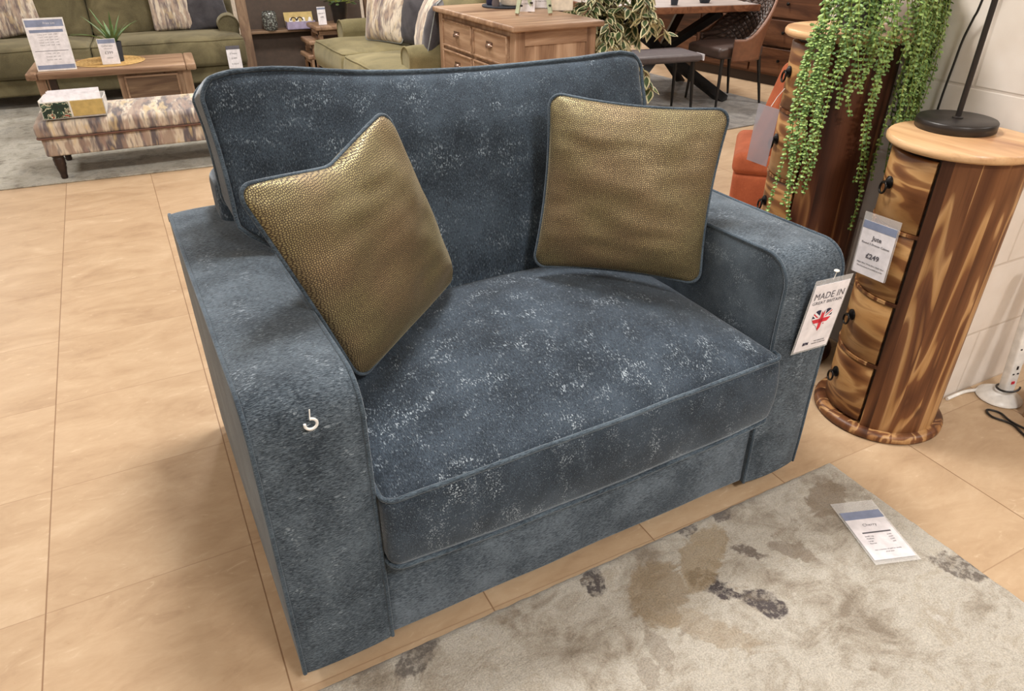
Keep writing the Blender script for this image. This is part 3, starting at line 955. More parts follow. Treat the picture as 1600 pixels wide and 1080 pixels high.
def drum(name, loc, H_, r, nd, label, matbody, a0=R(100), a1=R(200), zb=.030, rb=.194, rt=.188):
    root = empty(name, loc, 0, label, 'cabinet', 'drum chests of drawers')
    MB().lathe([(0, 0), (rb - .006, 0), (rb, .006), (rb, .018), (rb - .008, .028), (r + .004, .030), (0, .030)], n=72).build('plinth', matbody, root)
    topz = H_ - .022
    MB().lathe([(0, topz), (rt - .006, topz), (rt, topz + .006), (rt, topz + .016), (rt - .004, H_), (0, H_)], n=72).build('top', MT['she_top'], root)
    # body wall outside drawer opening
    n = 60
    m = MB()
    m.lathe([(r - .02, zb), (r, zb), (r, topz), (r - .02, topz), (r - .02, zb)], n=n, a0=a1, a1=a0 + 2 * PI)
    # closing lips either side of the drawers
    for a in (a0, a1):
        c, s_ = math.cos(a), math.sin(a)
        m.add([(c * (r - .02), s_ * (r - .02), zb), (c * r, s_ * r, zb), (c * r, s_ * r, topz), (c * (r - .02), s_ * (r - .02), topz)], [(0, 1, 2, 3)], 0, False)
    m.build('body', matbody, root, fix=True)
    # rails (thin shelves between drawers) and dark inside
    MB().lathe([(0, zb), (r - .022, zb), (r - .022, topz), (0, topz)], n=48).build('carcass', MT['darkleg'], root)
    pitch = (topz - .012 - zb) / nd
    ga = .010 / r
    for k in range(nd):
        z0 = zb + pitch * k + .006; z1 = zb + pitch * (k + 1) - .003
        rr = r - .004
        d = MB()
        b = .004
        prof = [(rr - .016, z0), (rr - b, z0), (rr, z0 + b), (rr, z1 - b), (rr - b, z1), (rr - .016, z1)]
        d.lathe(prof, n=30, a0=a0 + ga, a1=a1 - ga)
        for a in (a0 + ga, a1 - ga):
            c, s_ = math.cos(a), math.sin(a)
            d.add([(c * q[0], s_ * q[0], q[1]) for q in prof], [tuple(range(6))], 0, False)
        dr = d.build('drawer', [MT['drawer']], root)
        ring_pull(dr, (a0 + a1) / 2 + R(2), rr, (z0 + z1) / 2 + .012)
        # rail
        if k:
            zr = zb + pitch * k
            e = MB(); e.lathe([(r - .02, zr - .003), (r - .001, zr - .003), (r - .001, zr + .006), (r - .02, zr + .006)], n=30, a0=a0, a1=a1); e.build('rail', MT['she_v'], root)
    return root
CAB1 = (1.948, 1.133, 0)
drum('drum_cabinet', CAB1, .894, .168, 4, 'round striped hardwood drum chest of drawers carrying the black lamp, beside the white block wall', MT['she_v'])
CAB2 = (1.985, 1.600, 0)
drum('drum_cabinet', CAB2, 1.106, .160, 5, 'taller dark drum chest of drawers under the trailing green plant', MT['she_dark'], rb=.184, rt=.184)

# price tag on cabinet 1 (hangs from the second ring pull)
root = empty('price_tag', (1.765, 1.17, .50), 0, 'white Jute price card marked £249 hanging from the right-hand drum chest', 'price tag')
o0 = Vector((1.765, 1.17, .50))
tl, tr, br, bl_ = Vector((1.767, 1.224, .663)), Vector((1.772, 1.122, .664)), Vector((1.772, 1.127, .508)), Vector((1.767, 1.231, .504))
Mt = frame((tl + tr + br + bl_) / 4 - o0, (tr - tl), (tl - bl_))
card('sleeve', Mt, .112, .180, MT['clear'], root, .0006, -.0012, (0, .012))
card('card', Mt, .103, .158, MT['paper'], root, .0007)
card('header', Mt, .103, .022, MT['paperblue'], root, .0003, .0008, (0, .068))
text('Jute', .0175, MT['ink'], root, Mt @ Matrix.Translation((0, .034, .0013)), bold=.0004)
text('Round 5 Drawer Cabinet', .0080, MT['ink'], root, Mt @ Matrix.Translation((0, .016, .0013)))
text('£249', .0200, MT['ink'], root, Mt @ Matrix.Translation((0, -.020, .0013)), bold=.0006)
text('Height 90cm  Width 38cm  Depth 38cm', .0050, MT['ink'], root, Mt @ Matrix.Translation((0, -.044, .0013)))
text('Matching pieces are available to order', .0050, MT['ink'], root, Mt @ Matrix.Translation((0, -.054, .0013)))

# plastic sleeve on cabinet 2
root = empty('tag_sleeve', (1.80, 1.66, .70), 0, 'blank milky plastic tag sleeve hanging from the taller dark drum chest', 'tag sleeve')
Ms = frame((-.012, .02, .09), (.25, -.97, -.1), (-.10, 0, 1))
card('sleeve', Ms, .075, .19, MT['sleeve'], root, .0012)
MB().tube([(.0, .018, .18), (.012, .010, .21), (.028, .002, .235)], .0012, 6).build('cord', MT['white'], root)

# black lamp on cabinet 1
LB = (2.010, 1.205, .894)
lamp = empty('table_lamp', LB, 0, 'black metal lamp with disc base and slim pole on the striped drum chest', 'lamp')
MB().lathe([(0, 0), (.099, 0), (.102, .003), (.102, .024), (.099, .0275), (0, .0275)], n=64).build('base', MT['lampblack'], lamp)
MB().lathe([(0, .0275), (.014, .0275), (.014, .031), (.010, .033), (0, .033)], n=24).build('collar', MT['lampblack'], lamp)
MB().tube([(0, 0, .03), (0, 0, .46), (0, 0, .70)], .0075, 16).build('pole', MT['lampblack'], lamp)
MB().lathe([(.03, .86), (.07, .80), (.11, .72), (.125, .66), (.122, .66), (.107, .718), (.067, .797), (.028, .855)], n=48).build('lamp_shade', MT['lampblack'], lamp)

# cords against the wall
def cord(name, pts, r, mat, label, cat='cable'):
    p = [Vector(q) for q in pts]
    out = []
    for i in range(len(p) - 1):
        p0 = p[max(0, i - 1)]; p1 = p[i]; p2 = p[i + 1]; p3 = p[min(len(p) - 1, i + 2)]
        for k in range(8):
            t = k / 8
            out.append(.5 * ((2 * p1) + (-p0 + p2) * t + (2 * p0 - 5 * p1 + 4 * p2 - p3) * t * t + (-p0 + 3 * p1 - 3 * p2 + p3) * t ** 3))
    out.append(p[-1])
    o = out[0].copy()
    ob = MB().tube([q - o for q in out], r, 8).build(name, mat, None, loc=tuple(o))
    return tag(ob, label, cat)
cord('lamp_cable', [(2.172, 1.44, 1.75), (2.172, 1.44, 1.30), (2.172, 1.434, 1.156), (2.172, 1.437, 1.086), (2.172, 1.443, 0.996), (2.172, 1.439, 0.80), (2.170, 1.44, .5)], .0034, MT['black'],
     'thin black cable running straight down the side of the block wall behind the drum chests')
cord('lamp_cable', [(2.06, 1.24, 1.72), (2.13, 1.30, 1.35), (2.15, 1.325, 1.19), (2.158, 1.338, 1.15), (2.165, 1.354, 1.09), (2.165, 1.359, 1.02), (2.165, 1.366, .90), (2.165, 1.37, .6)], .0034, MT['black'],
     'black cable curving down from the top of the lamp pole to behind the lamp base')
cord('white_cable', [(2.20, 1.055, .006), (2.285, 1.055, .006), (2.33, 1.045, .006), (2.375, 1.025, .012), (2.385, 1.003, .035)], .006, MT['white'], 'white cable on the floor along the foot of the block wall')
cord('black_cable', [(2.20, .72, .005), (2.237, .819, .005), (2.258, .87, .005), (2.240, .925, .005), (2.262, .955, .005), (2.283, .925, .005), (2.262, .872, .009), (2.275, .78, .006), (2.29, .60, .005)], .0035, MT['black'],
     'black cable lying in a small loop on the floor in the bottom right corner')
root = empty('power_strip', (2.372, .985, 0), 0, 'white socket strip leaning upright on a white dome foot against the block wall', 'power strip')
MB().lathe([(.0, 0), (.066, 0), (.070, .004), (.068, .010), (.05, .022), (.03, .034), (0, .036)], n=40).build('dome_foot', MT['white'], root)
m = MB(); m.box(-.024, .024, -.014, .014, 0, .44, .006)
strip = m.build('strip', MT['white'], root, loc=(.005, -.01, .03), rot=(R(-6), R(2), R(-8)))
m = MB()
for k in range(4):
    z = .07 + k * .09
    m.box(-.003, .003, -.0165, -.013, z + .018, z + .030)
    for s_ in (-1, 1): m.box(s_ * .010 - .003, s_ * .010 + .003, -.0165, -.013, z, z + .004)
m.build('socket_slots', MT['black'], strip)
m = MB(); m.box(-.006, .006, -.017, -.013, .035, .044); m.build('red_neon', MT['red'], strip)
MB().tube([(.07 * math.cos(R(a)) * .55, -.015 + .03 * math.sin(R(a)), .040 + a * .00006) for a in range(0, 320, 16)], .0035, 6).build('coiled_lead', MT['black'], root)
m = MB(); m.box(2.335, 2.55, .60, .885, 0, .13, .004)
o = m.build('wooden_block', MT['oak_x'], None)
tag(o, 'brown wooden furniture corner at the right edge behind the looped black cable', 'furniture')

# ================================================================== TRAILING PLANT
PC = Vector((2.005, 1.600, 1.106))
plant = empty('trailing_plant', tuple(PC), 0, 'artificial green trailing bead plant in a dark pot on the taller drum chest', 'plant')
MB().lathe([(0, 0), (.050, 0), (.054, .006), (.082, .165), (.084, .185), (.078, .185), (.075, .165), (0, .160)], n=40).build('pot', MT['pot'], plant)
MB().lathe([(0, .165), (.04, .172), (.074, .168)], n=24).build('soil', MT['soil'], plant)
def leaf_oval(m, O, d, up, L_, W_, mi=0):
    d = d.normalized(); s_ = d.cross(up)
    if s_.length < 1e-4: s_ = Vector((1, 0, 0))
    s_.normalize(); nrm = s_.cross(d)
    vs = [O, O + d * L_ * .35 + s_ * W_ * .42 , O + d * L_ * .75 + s_ * W_ * .46, O + d * L_ + nrm * .0006, O + d * L_ * .75 - s_ * W_ * .46, O + d * L_ * .35 - s_ * W_ * .42, O + d * L_ * .55 + nrm * .0022]
    m.add(vs, [(0, 1, 6), (1, 2, 6), (2, 3, 6), (3, 4, 6), (4, 5, 6), (5, 0, 6)], mi, True)
rs = random.Random(21)
def strand(ang, r0, reach, drop, wig, z0=.175):
    m = MB()
    pts = []
    N_ = max(12, int((drop + .15) / .012))
    ph = rs.uniform(0, 6)
    for i in range(N_ + 1):
        t = i / N_
        rr = r0 + (reach - r0) * (1 - (1 - min(1, t * 3.2)) ** 2)
        z = z0 + .05 * math.sin(PI * min(1, t * 3.4)) * (1 - t) - (drop + z0) * max(0, t - .10) / .90
        a = ang + .10 * wig * math.sin(ph + 5 * t) + .10 * wig * t
        rr += .010 * math.sin(ph * 2 + 7 * t); a += .035 * math.sin(ph * 3 + 13 * t)
        pts.append(Vector((rr * math.cos(a), rr * math.sin(a), z)))
    # keep clear of the cabinet: outside its top radius once below the top
    for p in pts:
        h = math.hypot(p.x + .02, p.y)
        if p.z < .03 and h < .205:
            k = .205 / max(h, .01); p.x = (p.x + .02) * k - .02; p.y *= k
        # stay in front of the wall
        if PC.x + p.x > 2.165: p.x = 2.165 - PC.x
    m.tube(pts, .0015, 5, mi=1)
    for i in range(1, len(pts) - 0):
        p = pts[i]; d = (pts[i] - pts[i - 1]).normalized()
        side = d.cross(Vector((math.cos(ang), math.sin(ang), .15)))
        if side.length < .1: side = Vector((1, 0, 0))
        side.normalize()
        tt = i / len(pts)
        L_ = .0165 * (1 - .35 * tt) * rs.uniform(.75, 1.2)
        for sg in (1, -1):
            out = Vector((math.cos(ang), math.sin(ang), 0))
            dd = side * sg * rs.uniform(.6, 1.1) + d * rs.uniform(-.1, .9) + out * rs.uniform(-.3, .9)
            O = p + d * rs.uniform(-.002, .002)
            leaf_oval(m, O, dd, out + Vector((rs.uniform(-.4, .4), rs.uniform(-.4, .4), .3)), L_, .0082 * rs.uniform(.8, 1.15), 0 if rs.random() < .7 else 2)
        if i % 2 == 0:
            out = Vector((math.cos(ang), math.sin(ang), 0))
            leaf_oval(m, p, out + d * .5 + side * rs.uniform(-.5, .5), Vector((0, 0, 1)), L_ * .9, .009, 2)
    return m.build('trailing_stem', [MT['fern'], MT['stem'], MT['fern2']], plant, fix=False)
# (angle, reach, drop) : long ones at both sides of the seen face, short in the middle
spec = []
for k in range(72):
    a = rs.uniform(R(188), R(338))
    d_ = math.degrees(a)
    if d_ < 211: dr = rs.uniform(.14, .48)
    elif 211 <= d_ < 224: dr = rs.uniform(.03, .26)
    elif 222 <= d_ < 262: dr = rs.uniform(.0, .16)
    elif 262 <= d_ < 325: dr = rs.uniform(.12, .50)
    else: dr = rs.uniform(.05, .35)
    spec.append((a, rs.uniform(.195, .215 if d_ < 215 else .245), dr))
spec += [(R(190), .20, .66), (R(194), .205, .60), (R(198), .205, .50), (R(203), .21, .45), (R(207), .21, .40), (R(212), .215, .34), (R(246), .215, .56), (R(243), .225, .40), (R(275), .215, .48), (R(284), .22, .42)]
for (a, rc_, dr) in spec: strand(a, rs.uniform(.03, .06), rc_, dr, rs.uniform(-1, 1), .165)
# bushy crown
m = MB()
for k in range(420):
    a = rs.uniform(0, 2 * PI); r_ = rs.uniform(0, .15) ; z = .17 + rs.uniform(0, .09) * (1 - r_ / .17)
    O = Vector((r_ * math.cos(a), r_ * math.sin(a), z)); d = Vector((math.cos(a + rs.uniform(-.8, .8)), math.sin(a + rs.uniform(-.8, .8)), rs.uniform(-.3, .6)))
    if PC.x + O.x > 2.16: continue
    leaf_oval(m, O, d, Vector((rs.uniform(-.3, .3), rs.uniform(-.3, .3), 1)), rs.uniform(.012, .018), .012, 0 if rs.random() < .6 else 2)
m.build('crown', [MT['fern'], MT['stem'], MT['fern2']], plant, fix=False)

# ================================================================== RUST CHAIR
rc_ = empty('armchair', (2.80, 2.46, 0), R(-45), 'rust orange velvet dining chair partly hidden behind the taller drum chest', 'chair')
def chfn(p):
    q = p.copy(); q.z += .012 * max(0, 1 - (p.x / .26) ** 2) * (1 if p.z > .4 else 0); return q
soft(-.245, .20, -.24, .24, .34, .44, .035, (8, 8, 4), chfn).build('seat', MT['rust'], rc_)
soft(-.235, .19, -.23, .23, .15, .35, .03, (8, 8, 4)).build('skirt', MT['rust'], rc_)
def bkfn(p):
    q = p.copy(); k = (p.z - .45); q.x += -.06 + .22 * k + .16 * (abs(p.y) / .25) ** 2 * -1 * (1 if True else 0) * .6; q.z -= .10 * (abs(p.y) / .25) ** 3 * max(0, k) * 2; return q
soft(-.02, .06, -.25, .25, .40, .84, .03, (4, 12, 10), bkfn).build('backrest', MT['rust'], rc_)
for (x, y) in ((-.2, -.2), (-.2, .2), (.17, -.2), (.17, .2)):
    MB().tube([(x, y, .18), (x * 1.1, y * 1.05, 0)], [.016, .009], 10).build('leg', MT['black'], rc_)

# ================================================================== BACKGROUND LEFT
MT['rug2'] = rug_mat('pale_grey_rug', [], [(140, 134, 122), (176, 172, 158), (196, 192, 180), (160, 158, 148), (206, 202, 190)], (124, 126, 124), 6.0)
m = MB(); m.box(-2.6, 1.25, 0, 2.9, 0, .009, .004)
tag(m.build('area_rug', MT['rug2'], None, loc=(-.02, 4.96, 0), rot=(0, 0, R(-4.2))), 'pale grey distressed rug under the patterned footstool and coffee table', 'rug')

# long patterned footstool
FR = R(-2.5)
ft = empty('footstool', (-.545, 5.02, 0), FR, 'long footstool in blurred brown and cream print with dark turned legs', 'footstool')
def ftf(p):
    q = p.copy()
    if p.z > .3:
        k = (p.z - .3) / .05
        q.z += .018 * max(0, 1 - ((p.x - .62) / .66) ** 4) * max(0, 1 - ((p.y - .27) / .29) ** 2) * k
    return q
soft(0.0, 1.24, 0.0, .54, .262, .350, .030, (24, 12, 5), ftf).build('padded_top', MT['printed'], ft)
soft(.022, 1.218, .015, .525, .155, .268, .012, (16, 6, 4)).build('base', MT['printed'], ft)
MB().tube([(x, y, .264) for (x, y) in rrect(.004, 1.236, .004, .536, .03, 5, 10)], .006, 8, True).build('piping', MT['printpipe'], ft)
for (x, y) in ((.075, .06), (1.165, .06), (.075, .48), (1.165, .48)):
    dx = -.010 if x > 1 else .010
    m = MB()
    m.lathe([(0, .172), (.036, .172), (.037, .150), (.030, .140), (.034, .128), (.031, .105), (.033, .098), (.027, .085), (.029, .078), (.022, .05), (.019, .03), (.021, .022), (.017, .009), (0, .009)], (x, y, 0), 20)
    m.build('leg', MT['darkleg'], ft)

# open basket of swatches / leaflets on the footstool
bk = empty('leaflet_box', (-.475, 5.040, .366), FR, 'white open display box of leaflets and swatches standing on the patterned footstool', 'box')
m = MB()
m.slab([(0, 0), (.335, 0), (.325, .012), (.010, .012)], 2, .0, .006)
m.v = [(p[0], p[1], p[2]) for p in m.v]
def wedge(x0, x1, y0, y1, z0, z1):
    return None
m = MB(); m.box(0, .335, 0, .30, 0, .008)
m.slab([(0, 0), (.30, 0), (.30, .090), (.20, .095), (0, .110)], 0, 0, .005)
m.slab([(0, 0), (.30, 0), (.30, .075), (.20, .080), (0, .100)], 0, .330, .335)
m.box(0, .335, .295, .30, 0, .085); m.box(0, .335, 0, .004, 0, .10)
m.build('tray', MT['white'], bk)
t = NT('leaf_print_picture'); co = t.coord()
f = t.noise(co, 28, 3, .6, 1.6)
t.p(color=t.ramp(f, [(.36, (24, 46, 38)), (.47, (36, 84, 66)), (.53, (220, 214, 190)), (.58, (34, 60, 40)), (.66, (206, 66, 52))], 'CONSTANT'), rough=.4)
m = MB(); m.box(.006, .150, -.004, -.001, .006, .094); m.build('picture_panel', t.m, bk)
m = MB(); m.box(.160, .330, -.004, -.001, .010, .096); m.build('gold_panel', MT['yellowcard'], bk)
for k in range(5):
    m = MB()
    y = .055 + k * .045
    m.slab([(y, .008), (y + .004, .008), (y + .050, .112 + .003 * (k % 2)), (y + .046, .114 + .003 * (k % 2))], 0, .012 + .004 * k, .320 - .003 * k)
    m.build('leaflet', MT['paper'], bk)

# coffee table
CR = R(-3.7)
ct = empty('coffee_table', (-.600, 6.10, 0), CR, 'oak coffee table with thick moulded top and panelled drawer end, behind the footstool', 'table')
m = MB(); m.box(.07, 1.03, 0, .53, .415, .462, .012); m.build('top_boards', MT['oak_x'], ct)
for x0 in (0, 1.031):
    m = MB(); m.box(x0, x0 + .069, -.001, .531, .4145, .4625, .012); m.build('breadboard_end', MT['oak_y'], ct)
for (x, y) in ((.05, .04), (1.00, .04), (.05, .43), (1.00, .43)):
    m = MB(); m.box(x, x + .058, y, y + .058, .05, .416); m.build('leg', MT['oak_z'], ct)
for y in (.045, .47):
    m = MB(); m.box(.107, 1.0, y, y + .02, .05 + .06, .10 + .06); m.build('rail', MT['oak_x'], ct)
m = MB(); m.box(.56, 1.002, .055, .475, .115, .415); m.build('cupboard', MT['oak_z'], ct)
m = MB(); m.box(.60, .965, .040, .056, .160, .395); dr = m.build('drawer', MT['doak_x'], ct, bevel=.003)
m = MB()
for b in ((.60, .965, .383, .397), (.60, .965, .158, .172), (.60, .614, .172, .383), (.951, .965, .172, .383)): m.box(b[0], b[1], .032, .042, b[2], b[3])
m.build('moulding', MT['oak_x'], dr, bevel=.003)
m = MB(); m.box(.107, 1.0, .06, .47, .10, .118); m.build('shelf', MT['oak_x'], ct)
m = MB(); m.box(.125, .17, .05, .10, .33, .415); m.build('bracket', MT['darkleg'], ct)

def sign(name, loc, w, h, tilt, rz, label, big=True, title='Sofa range'):
    r_ = empty(name, loc, rz, label, 'sign')
    M_ = frame((0, 0, h / 2 * math.cos(tilt) + .004), (1, 0, 0), (0, math.sin(tilt), math.cos(tilt)))
    M_ = M_ @ Matrix.Translation((0, 0, 0))
    card('card', M_, w, h, MT['white'], r_, .003, -.003)
    card('print', M_, w * .95, h * .96, MT['paper'], r_, .0004, .0001)
    if big:
        card('header', M_, w * .94, h * .13, MT['paperblue'], r_, .0004, .0005, (0, h * .40))
        card('sub_header', M_, w * .84, h * .055, MT['paperblue'], r_, .0004, .0005, (0, h * .255))
        card('footer', M_, w * .94, h * .08, MT['paperblue'], r_, .0004, .0005, (0, -h * .43))
        card('rule', M_, w * .84, .003, MT['ink'], r_, .0004, .0005, (0, -h * .12))
        text(title, .018, MT['paper'], r_, M_ @ Matrix.Translation((w * .12, h * .40, .0012)))
        for k in range(5):
            text('3 seater   £1499   £1699   £1899', .0085, MT['ink'], r_, M_ @ Matrix.Translation((0, h * (.19 - .05 * k), .0008)))
        for k in range(3):
            text('Footstool   £399   £449', .0085, MT['ink'], r_, M_ @ Matrix.Translation((0, -h * (.17 + .06 * k), .0008)))
    else:
        card('header', M_, w * .95, h * .16, MT['paperblue'], r_, .0004, .0005, (0, h * .40))
        for (tx, y, sz) in (('Coffee table', .22, .014), ('with drawer', .12, .010), ('£399', -.05, .026), ('Solid oak', -.25, .010)):
            text(tx, sz, MT['ink'], r_, M_ @ Matrix.Translation((0, h * y, .0008)))
    # wedge foot behind the card
    m = MB(); m.slab([(.003, 0), (.075, 0), (.070, .004), (h * math.sin(tilt) * .5 + .006, h * .45), (.003, .010)], 0, -w * .08, w * .08)
    m.build('stand', MT['clear'], r_)
    return r_
sign('price_sign', (-.395, 6.155, .462), .242, .335, R(5), CR, 'tall white price list sign with blue bands standing on the coffee table', True, 'Price List')
sign('price_sign', (-.050, 6.20, .468), .118, .170, R(4), CR, 'small white price card leaning in front of the aloe pot on the coffee table', False)
# straw mat
m = MB()
m.lathe([(0, 0), (.235, 0), (.24, .003), (.235, .006), (0, .006)], n=56)
mo = m.build('placemat', MT['straw'], None, loc=(-.060, 6.375, .462))
tag(mo, 'round woven straw mat under the aloe on the coffee table', 'placemat')
for k in range(9):
    MB().tube([((.02 + .026 * k) * math.cos(2 * PI * i / 40), (.02 + .026 * k) * math.sin(2 * PI * i / 40), .006) for i in range(40)], .0035, 6, True).build('braid', MT['straw'], mo)
# aloe
al = empty('aloe_plant', (-.005, 6.335, .469), 0, 'spiky green aloe in a dark pot on the coffee table', 'plant')
MB().lathe([(0, 0), (.042, 0), (.05, .10), (.053, .135), (.047, .135), (.044, .12), (0, .12)], n=28).build('pot', MT['pot'], al)
ra = random.Random(5)
for k in range(20):
    a = 2 * PI * k * .382 + ra.uniform(-.2, .2); L_ = ra.uniform(.15, .26); sp = .25 + .75 * (k / 20)
    if k == 17: a = PI - .3; sp = 1.15; L_ = .28
    if k == 18: a = PI + .1; sp = 1.05; L_ = .26
    dirh = Vector((math.cos(a), math.sin(a), 0)); sd = Vector((-math.sin(a), math.cos(a), 0))
    vs = []; fs = []; N_ = 9
    for i in range(N_ + 1):
        t = i / N_; el = 1.45 - sp * .75 - .35 * t * sp
        c = Vector((0, 0, .125)) + dirh * (.012 + L_ * t * math.cos(el)) + Vector((0, 0, L_ * t * math.sin(el)))
        w = .013 * (1 - t ** 1.8) + .0006
        vs += [c + sd * w + Vector((0, 0, .004)) * (1 - t), c - dirh * .0 - Vector((0, 0, .006)) * (1 - t) * 1, c - sd * w + Vector((0, 0, .004)) * (1 - t), c + Vector((0, 0, .001))]
    for i in range(N_):
        for q in range(4): fs.append((i * 4 + q, i * 4 + (q + 1) % 4, i * 4 + 4 + (q + 1) % 4, i * 4 + 4 + q))
    m = MB(); m.add(vs, fs); m.build('leaf', MT['aloe'], al)

# ---- green sofas
def green_sofa(name, Wd, D, loc, rz, label, nseat, arms=(True, True), mat='green', sb_=.34):
    """local frame: x along the front (0..Wd), y going back, z up"""
    r_ = empty(name, loc, rz, label, 'sofa', 'olive velvet sofas')
    soft(0.02, Wd - .02, .05, D, .11, .25, .02, (12, 6, 3)).build('base', MT[mat], r_)
    ax = .20
    x0, x1 = .01, Wd - .01
    w = (x1 - x0) / nseat
    for k in range(nseat):
        a, b = x0 + w * k + .003, x0 + w * (k + 1) - .003
        def sf(p, a=a, b=b):
            q = p.copy(); u = 2 * (p.x - a) / (b - a) - 1; v = 2 * (p.y - .35) / .7
            if p.z > .4: q.z += .035 * max(0, 1 - u ** 4) * max(0, 1 - v ** 4)
            q.y -= .02 * math.sin(PI * (p.z - .25) / .22) if p.y < .05 else 0
            q.z += .008 * nz(p, 4, k)
            return q
        c = soft(a, b, 0, .70, .25, .465, .035, (14, 12, 5), sf).build('seat_cushion', MT[mat], r_)
        MB().tube([tuple(sf(Vector((x, y, .458)))) for (x, y) in rrect(a + .008, b - .008, .008, .69, .03, 4, 10)], .006, 6, True).build('piping', MT['printpipe'] if False else MT[mat], c)
    for k in range(nseat):
        a, b = x0 + w * k + .003, x0 + w * (k + 1) - .003
        def bf(p, a=a, b=b):
            q = p.copy(); u = 2 * (p.x - a) / (b - a) - 1; v = 2 * (p.z - .46) / .5 - 1
            if p.y < .70: q.y -= .06 * max(0, 1 - u ** 4) * max(0, 1 - v ** 4)
            q.y += (p.z - .46) * .28 + .008 * nz(p, 5, k)
            q.z -= .03 * abs(u) ** 6 * (1 if v > 0 else 0)
            return q
        soft(a, b, .62, .80, .45, .96, .05, (14, 4, 12), bf).build('back_cushion', MT[mat], r_)
    soft(.04, Wd - .04, D - .16, D, .2, .86, .05, (12, 4, 8)).build('back_frame', MT[mat], r_)
    for s_, on in enumerate(arms):
        if not on: continue
        xc = .10 if s_ == 0 else Wd - .10
        # scroll arm: upright panel with rolled top
        m = MB()
        prof = [(-.075, .11)]
        for i in range(17):
            t = R(205 - 230 * i / 16); prof.append((.095 * math.cos(t), .54 + .085 * math.sin(t)))
        prof.append((.075, .11))
        n = len(prof); secs = 10; vs = []; fs = []
        for j in range(secs + 1):
            y = sb_ + (D - .06 - sb_) * j / secs
            sc_ = 1 if j else .93
            for (x, z) in prof: vs.append((xc + x * sc_, y - (0 if j else .0), (z - .4) * (1 if j else .97) + .4))
        for j in range(secs):
            for i in range(n): fs.append((j * n + i, j * n + (i + 1) % n, (j + 1) * n + (i + 1) % n, (j + 1) * n + i))
        fs.append(tuple(range(n))); fs.append(tuple(range(secs * n, (secs + 1) * n)))
        m.add(vs, fs); m.sm[-1] = m.sm[-2] = False
        arm = m.build('arm', MT[mat], r_)
        MB().tube([(xc + x * .93, sb_ - .002, (z - .4) * .97 + .4) for (x, z) in prof], .006, 6).build('piping', MT[mat], arm)
    for (x, y) in ((.08, .09), (Wd - .08, .09), (.08, D - .08), (Wd - .08, D - .08)):
        m = MB(); m.lathe([(0, 0), (.018, 0), (.03, .11), (0, .11)], (x, y, 0), 14); m.build('leg', MT['darkleg'], r_)
    return r_
GR = R(-3.5)
gs = green_sofa('green_sofa', 2.47, .98, (-1.42, 7.27, 0), GR, 'large olive green velvet sofa behind the coffee table at the far left', 2)
def gsw(x, y, z):
    return (-1.42 + x * math.cos(GR) - y * math.sin(GR), 7.27 + x * math.sin(GR) + y * math.cos(GR), z)
def quadpil(name, c, w, h, yaw, lean, mat, label, group=None, pipe=None, T=.14, roll=0.0, seed=3.0):
    """cushion standing on its bottom edge: c = bottom centre"""
    c = Vector(c)
    X = Vector((math.cos(yaw), math.sin(yaw), 0)); B = Vector((-math.sin(yaw), math.cos(yaw), 0))
    U = (Vector((0, 0, 1)) * math.cos(lean) + B * math.sin(lean))
    X, U = X * math.cos(roll) + U * math.sin(roll), U * math.cos(roll) - X * math.sin(roll)
    return pillow(name, [c - X * w / 2 + U * h, c + X * w / 2 + U * h, c + X * w / 2, c - X * w / 2], T, MT[mat], MT[pipe] if pipe else None, label, 'cushion', seed=seed, n=22, wr=.008, group=group or 'scatter cushions on the olive sofas')
quadpil('scatter_cushion', (-.70, 7.80, .51), .40, .40, GR - .12, .30, 'printed_y', 'cream and brown striped cushion at the far left of the olive sofa behind the sign', roll=R(8), seed=8)
quadpil('scatter_cushion', (-.93, 7.86, .50), .40, .40, GR, .30, 'greypillow', 'dark grey cushion tucked behind the striped one at the left end of the olive sofa', seed=4)
quadpil('scatter_cushion', (.53, 7.62, .50), .36, .38, GR, .30, 'printed_y', 'cream and brown striped cushion at the right end of the large olive sofa', seed=6)
quadpil('scatter_cushion', (.83, 7.62, .49), .38, .38, GR + .15, .30, 'greypillow', 'dark grey velvet cushion beside the right arm of the large olive sofa', roll=R(4), seed=9)
# hanging price tag on its right arm front
root = empty('price_tag', (.915, 7.095, .22), 0, 'small white price card hanging at the right front of the large olive sofa', 'price tag')
Mg = frame((0, 0, .09), (1, -.06, 0), (0, .05, 1))
card('card', Mg, .115, .165, MT['paper'], root, .001)
card('header', Mg, .115, .03, MT['ink'], root, .0004, .0011, (0, .088))
for y, tx in ((.04, '3 Seater'), (0, '£1499'), (-.045, 'In stock')): text(tx, .018, MT['ink'], root, Mg @ Matrix.Translation((0, y, .0016)))

# ladder bookcase
bcx = empty('bookcase', (1.040, 7.24, 0), R(-2), 'dark-backed bookcase with leaning oak side posts beside the large olive sofa', 'bookcase')
def post(x, w, mat='doak_z'):
    m = MB()
    m.slab([(0.0, 0), (.05, 0), (.27, 1.9), (.22, 1.9)], 0, x, x + w)
    return m.build('side_post', MT[mat], bcx)
post(0, .085); post(1.16, .085)
m = MB(); m.slab([(.16, .02), (.175, .02), (.40, 1.9), (.385, 1.9)], 0, .085, 1.16); m.build('back_panel', MT['bookcase'], bcx)
for z in (.06, .478, .95, 1.40):
    y = z * .22 / 1.9
    m = MB(); m.box(.085, 1.16, y + .015, y + .22, z - .012, z + .012, .003); m.build('shelf', MT['doak_x'], bcx)
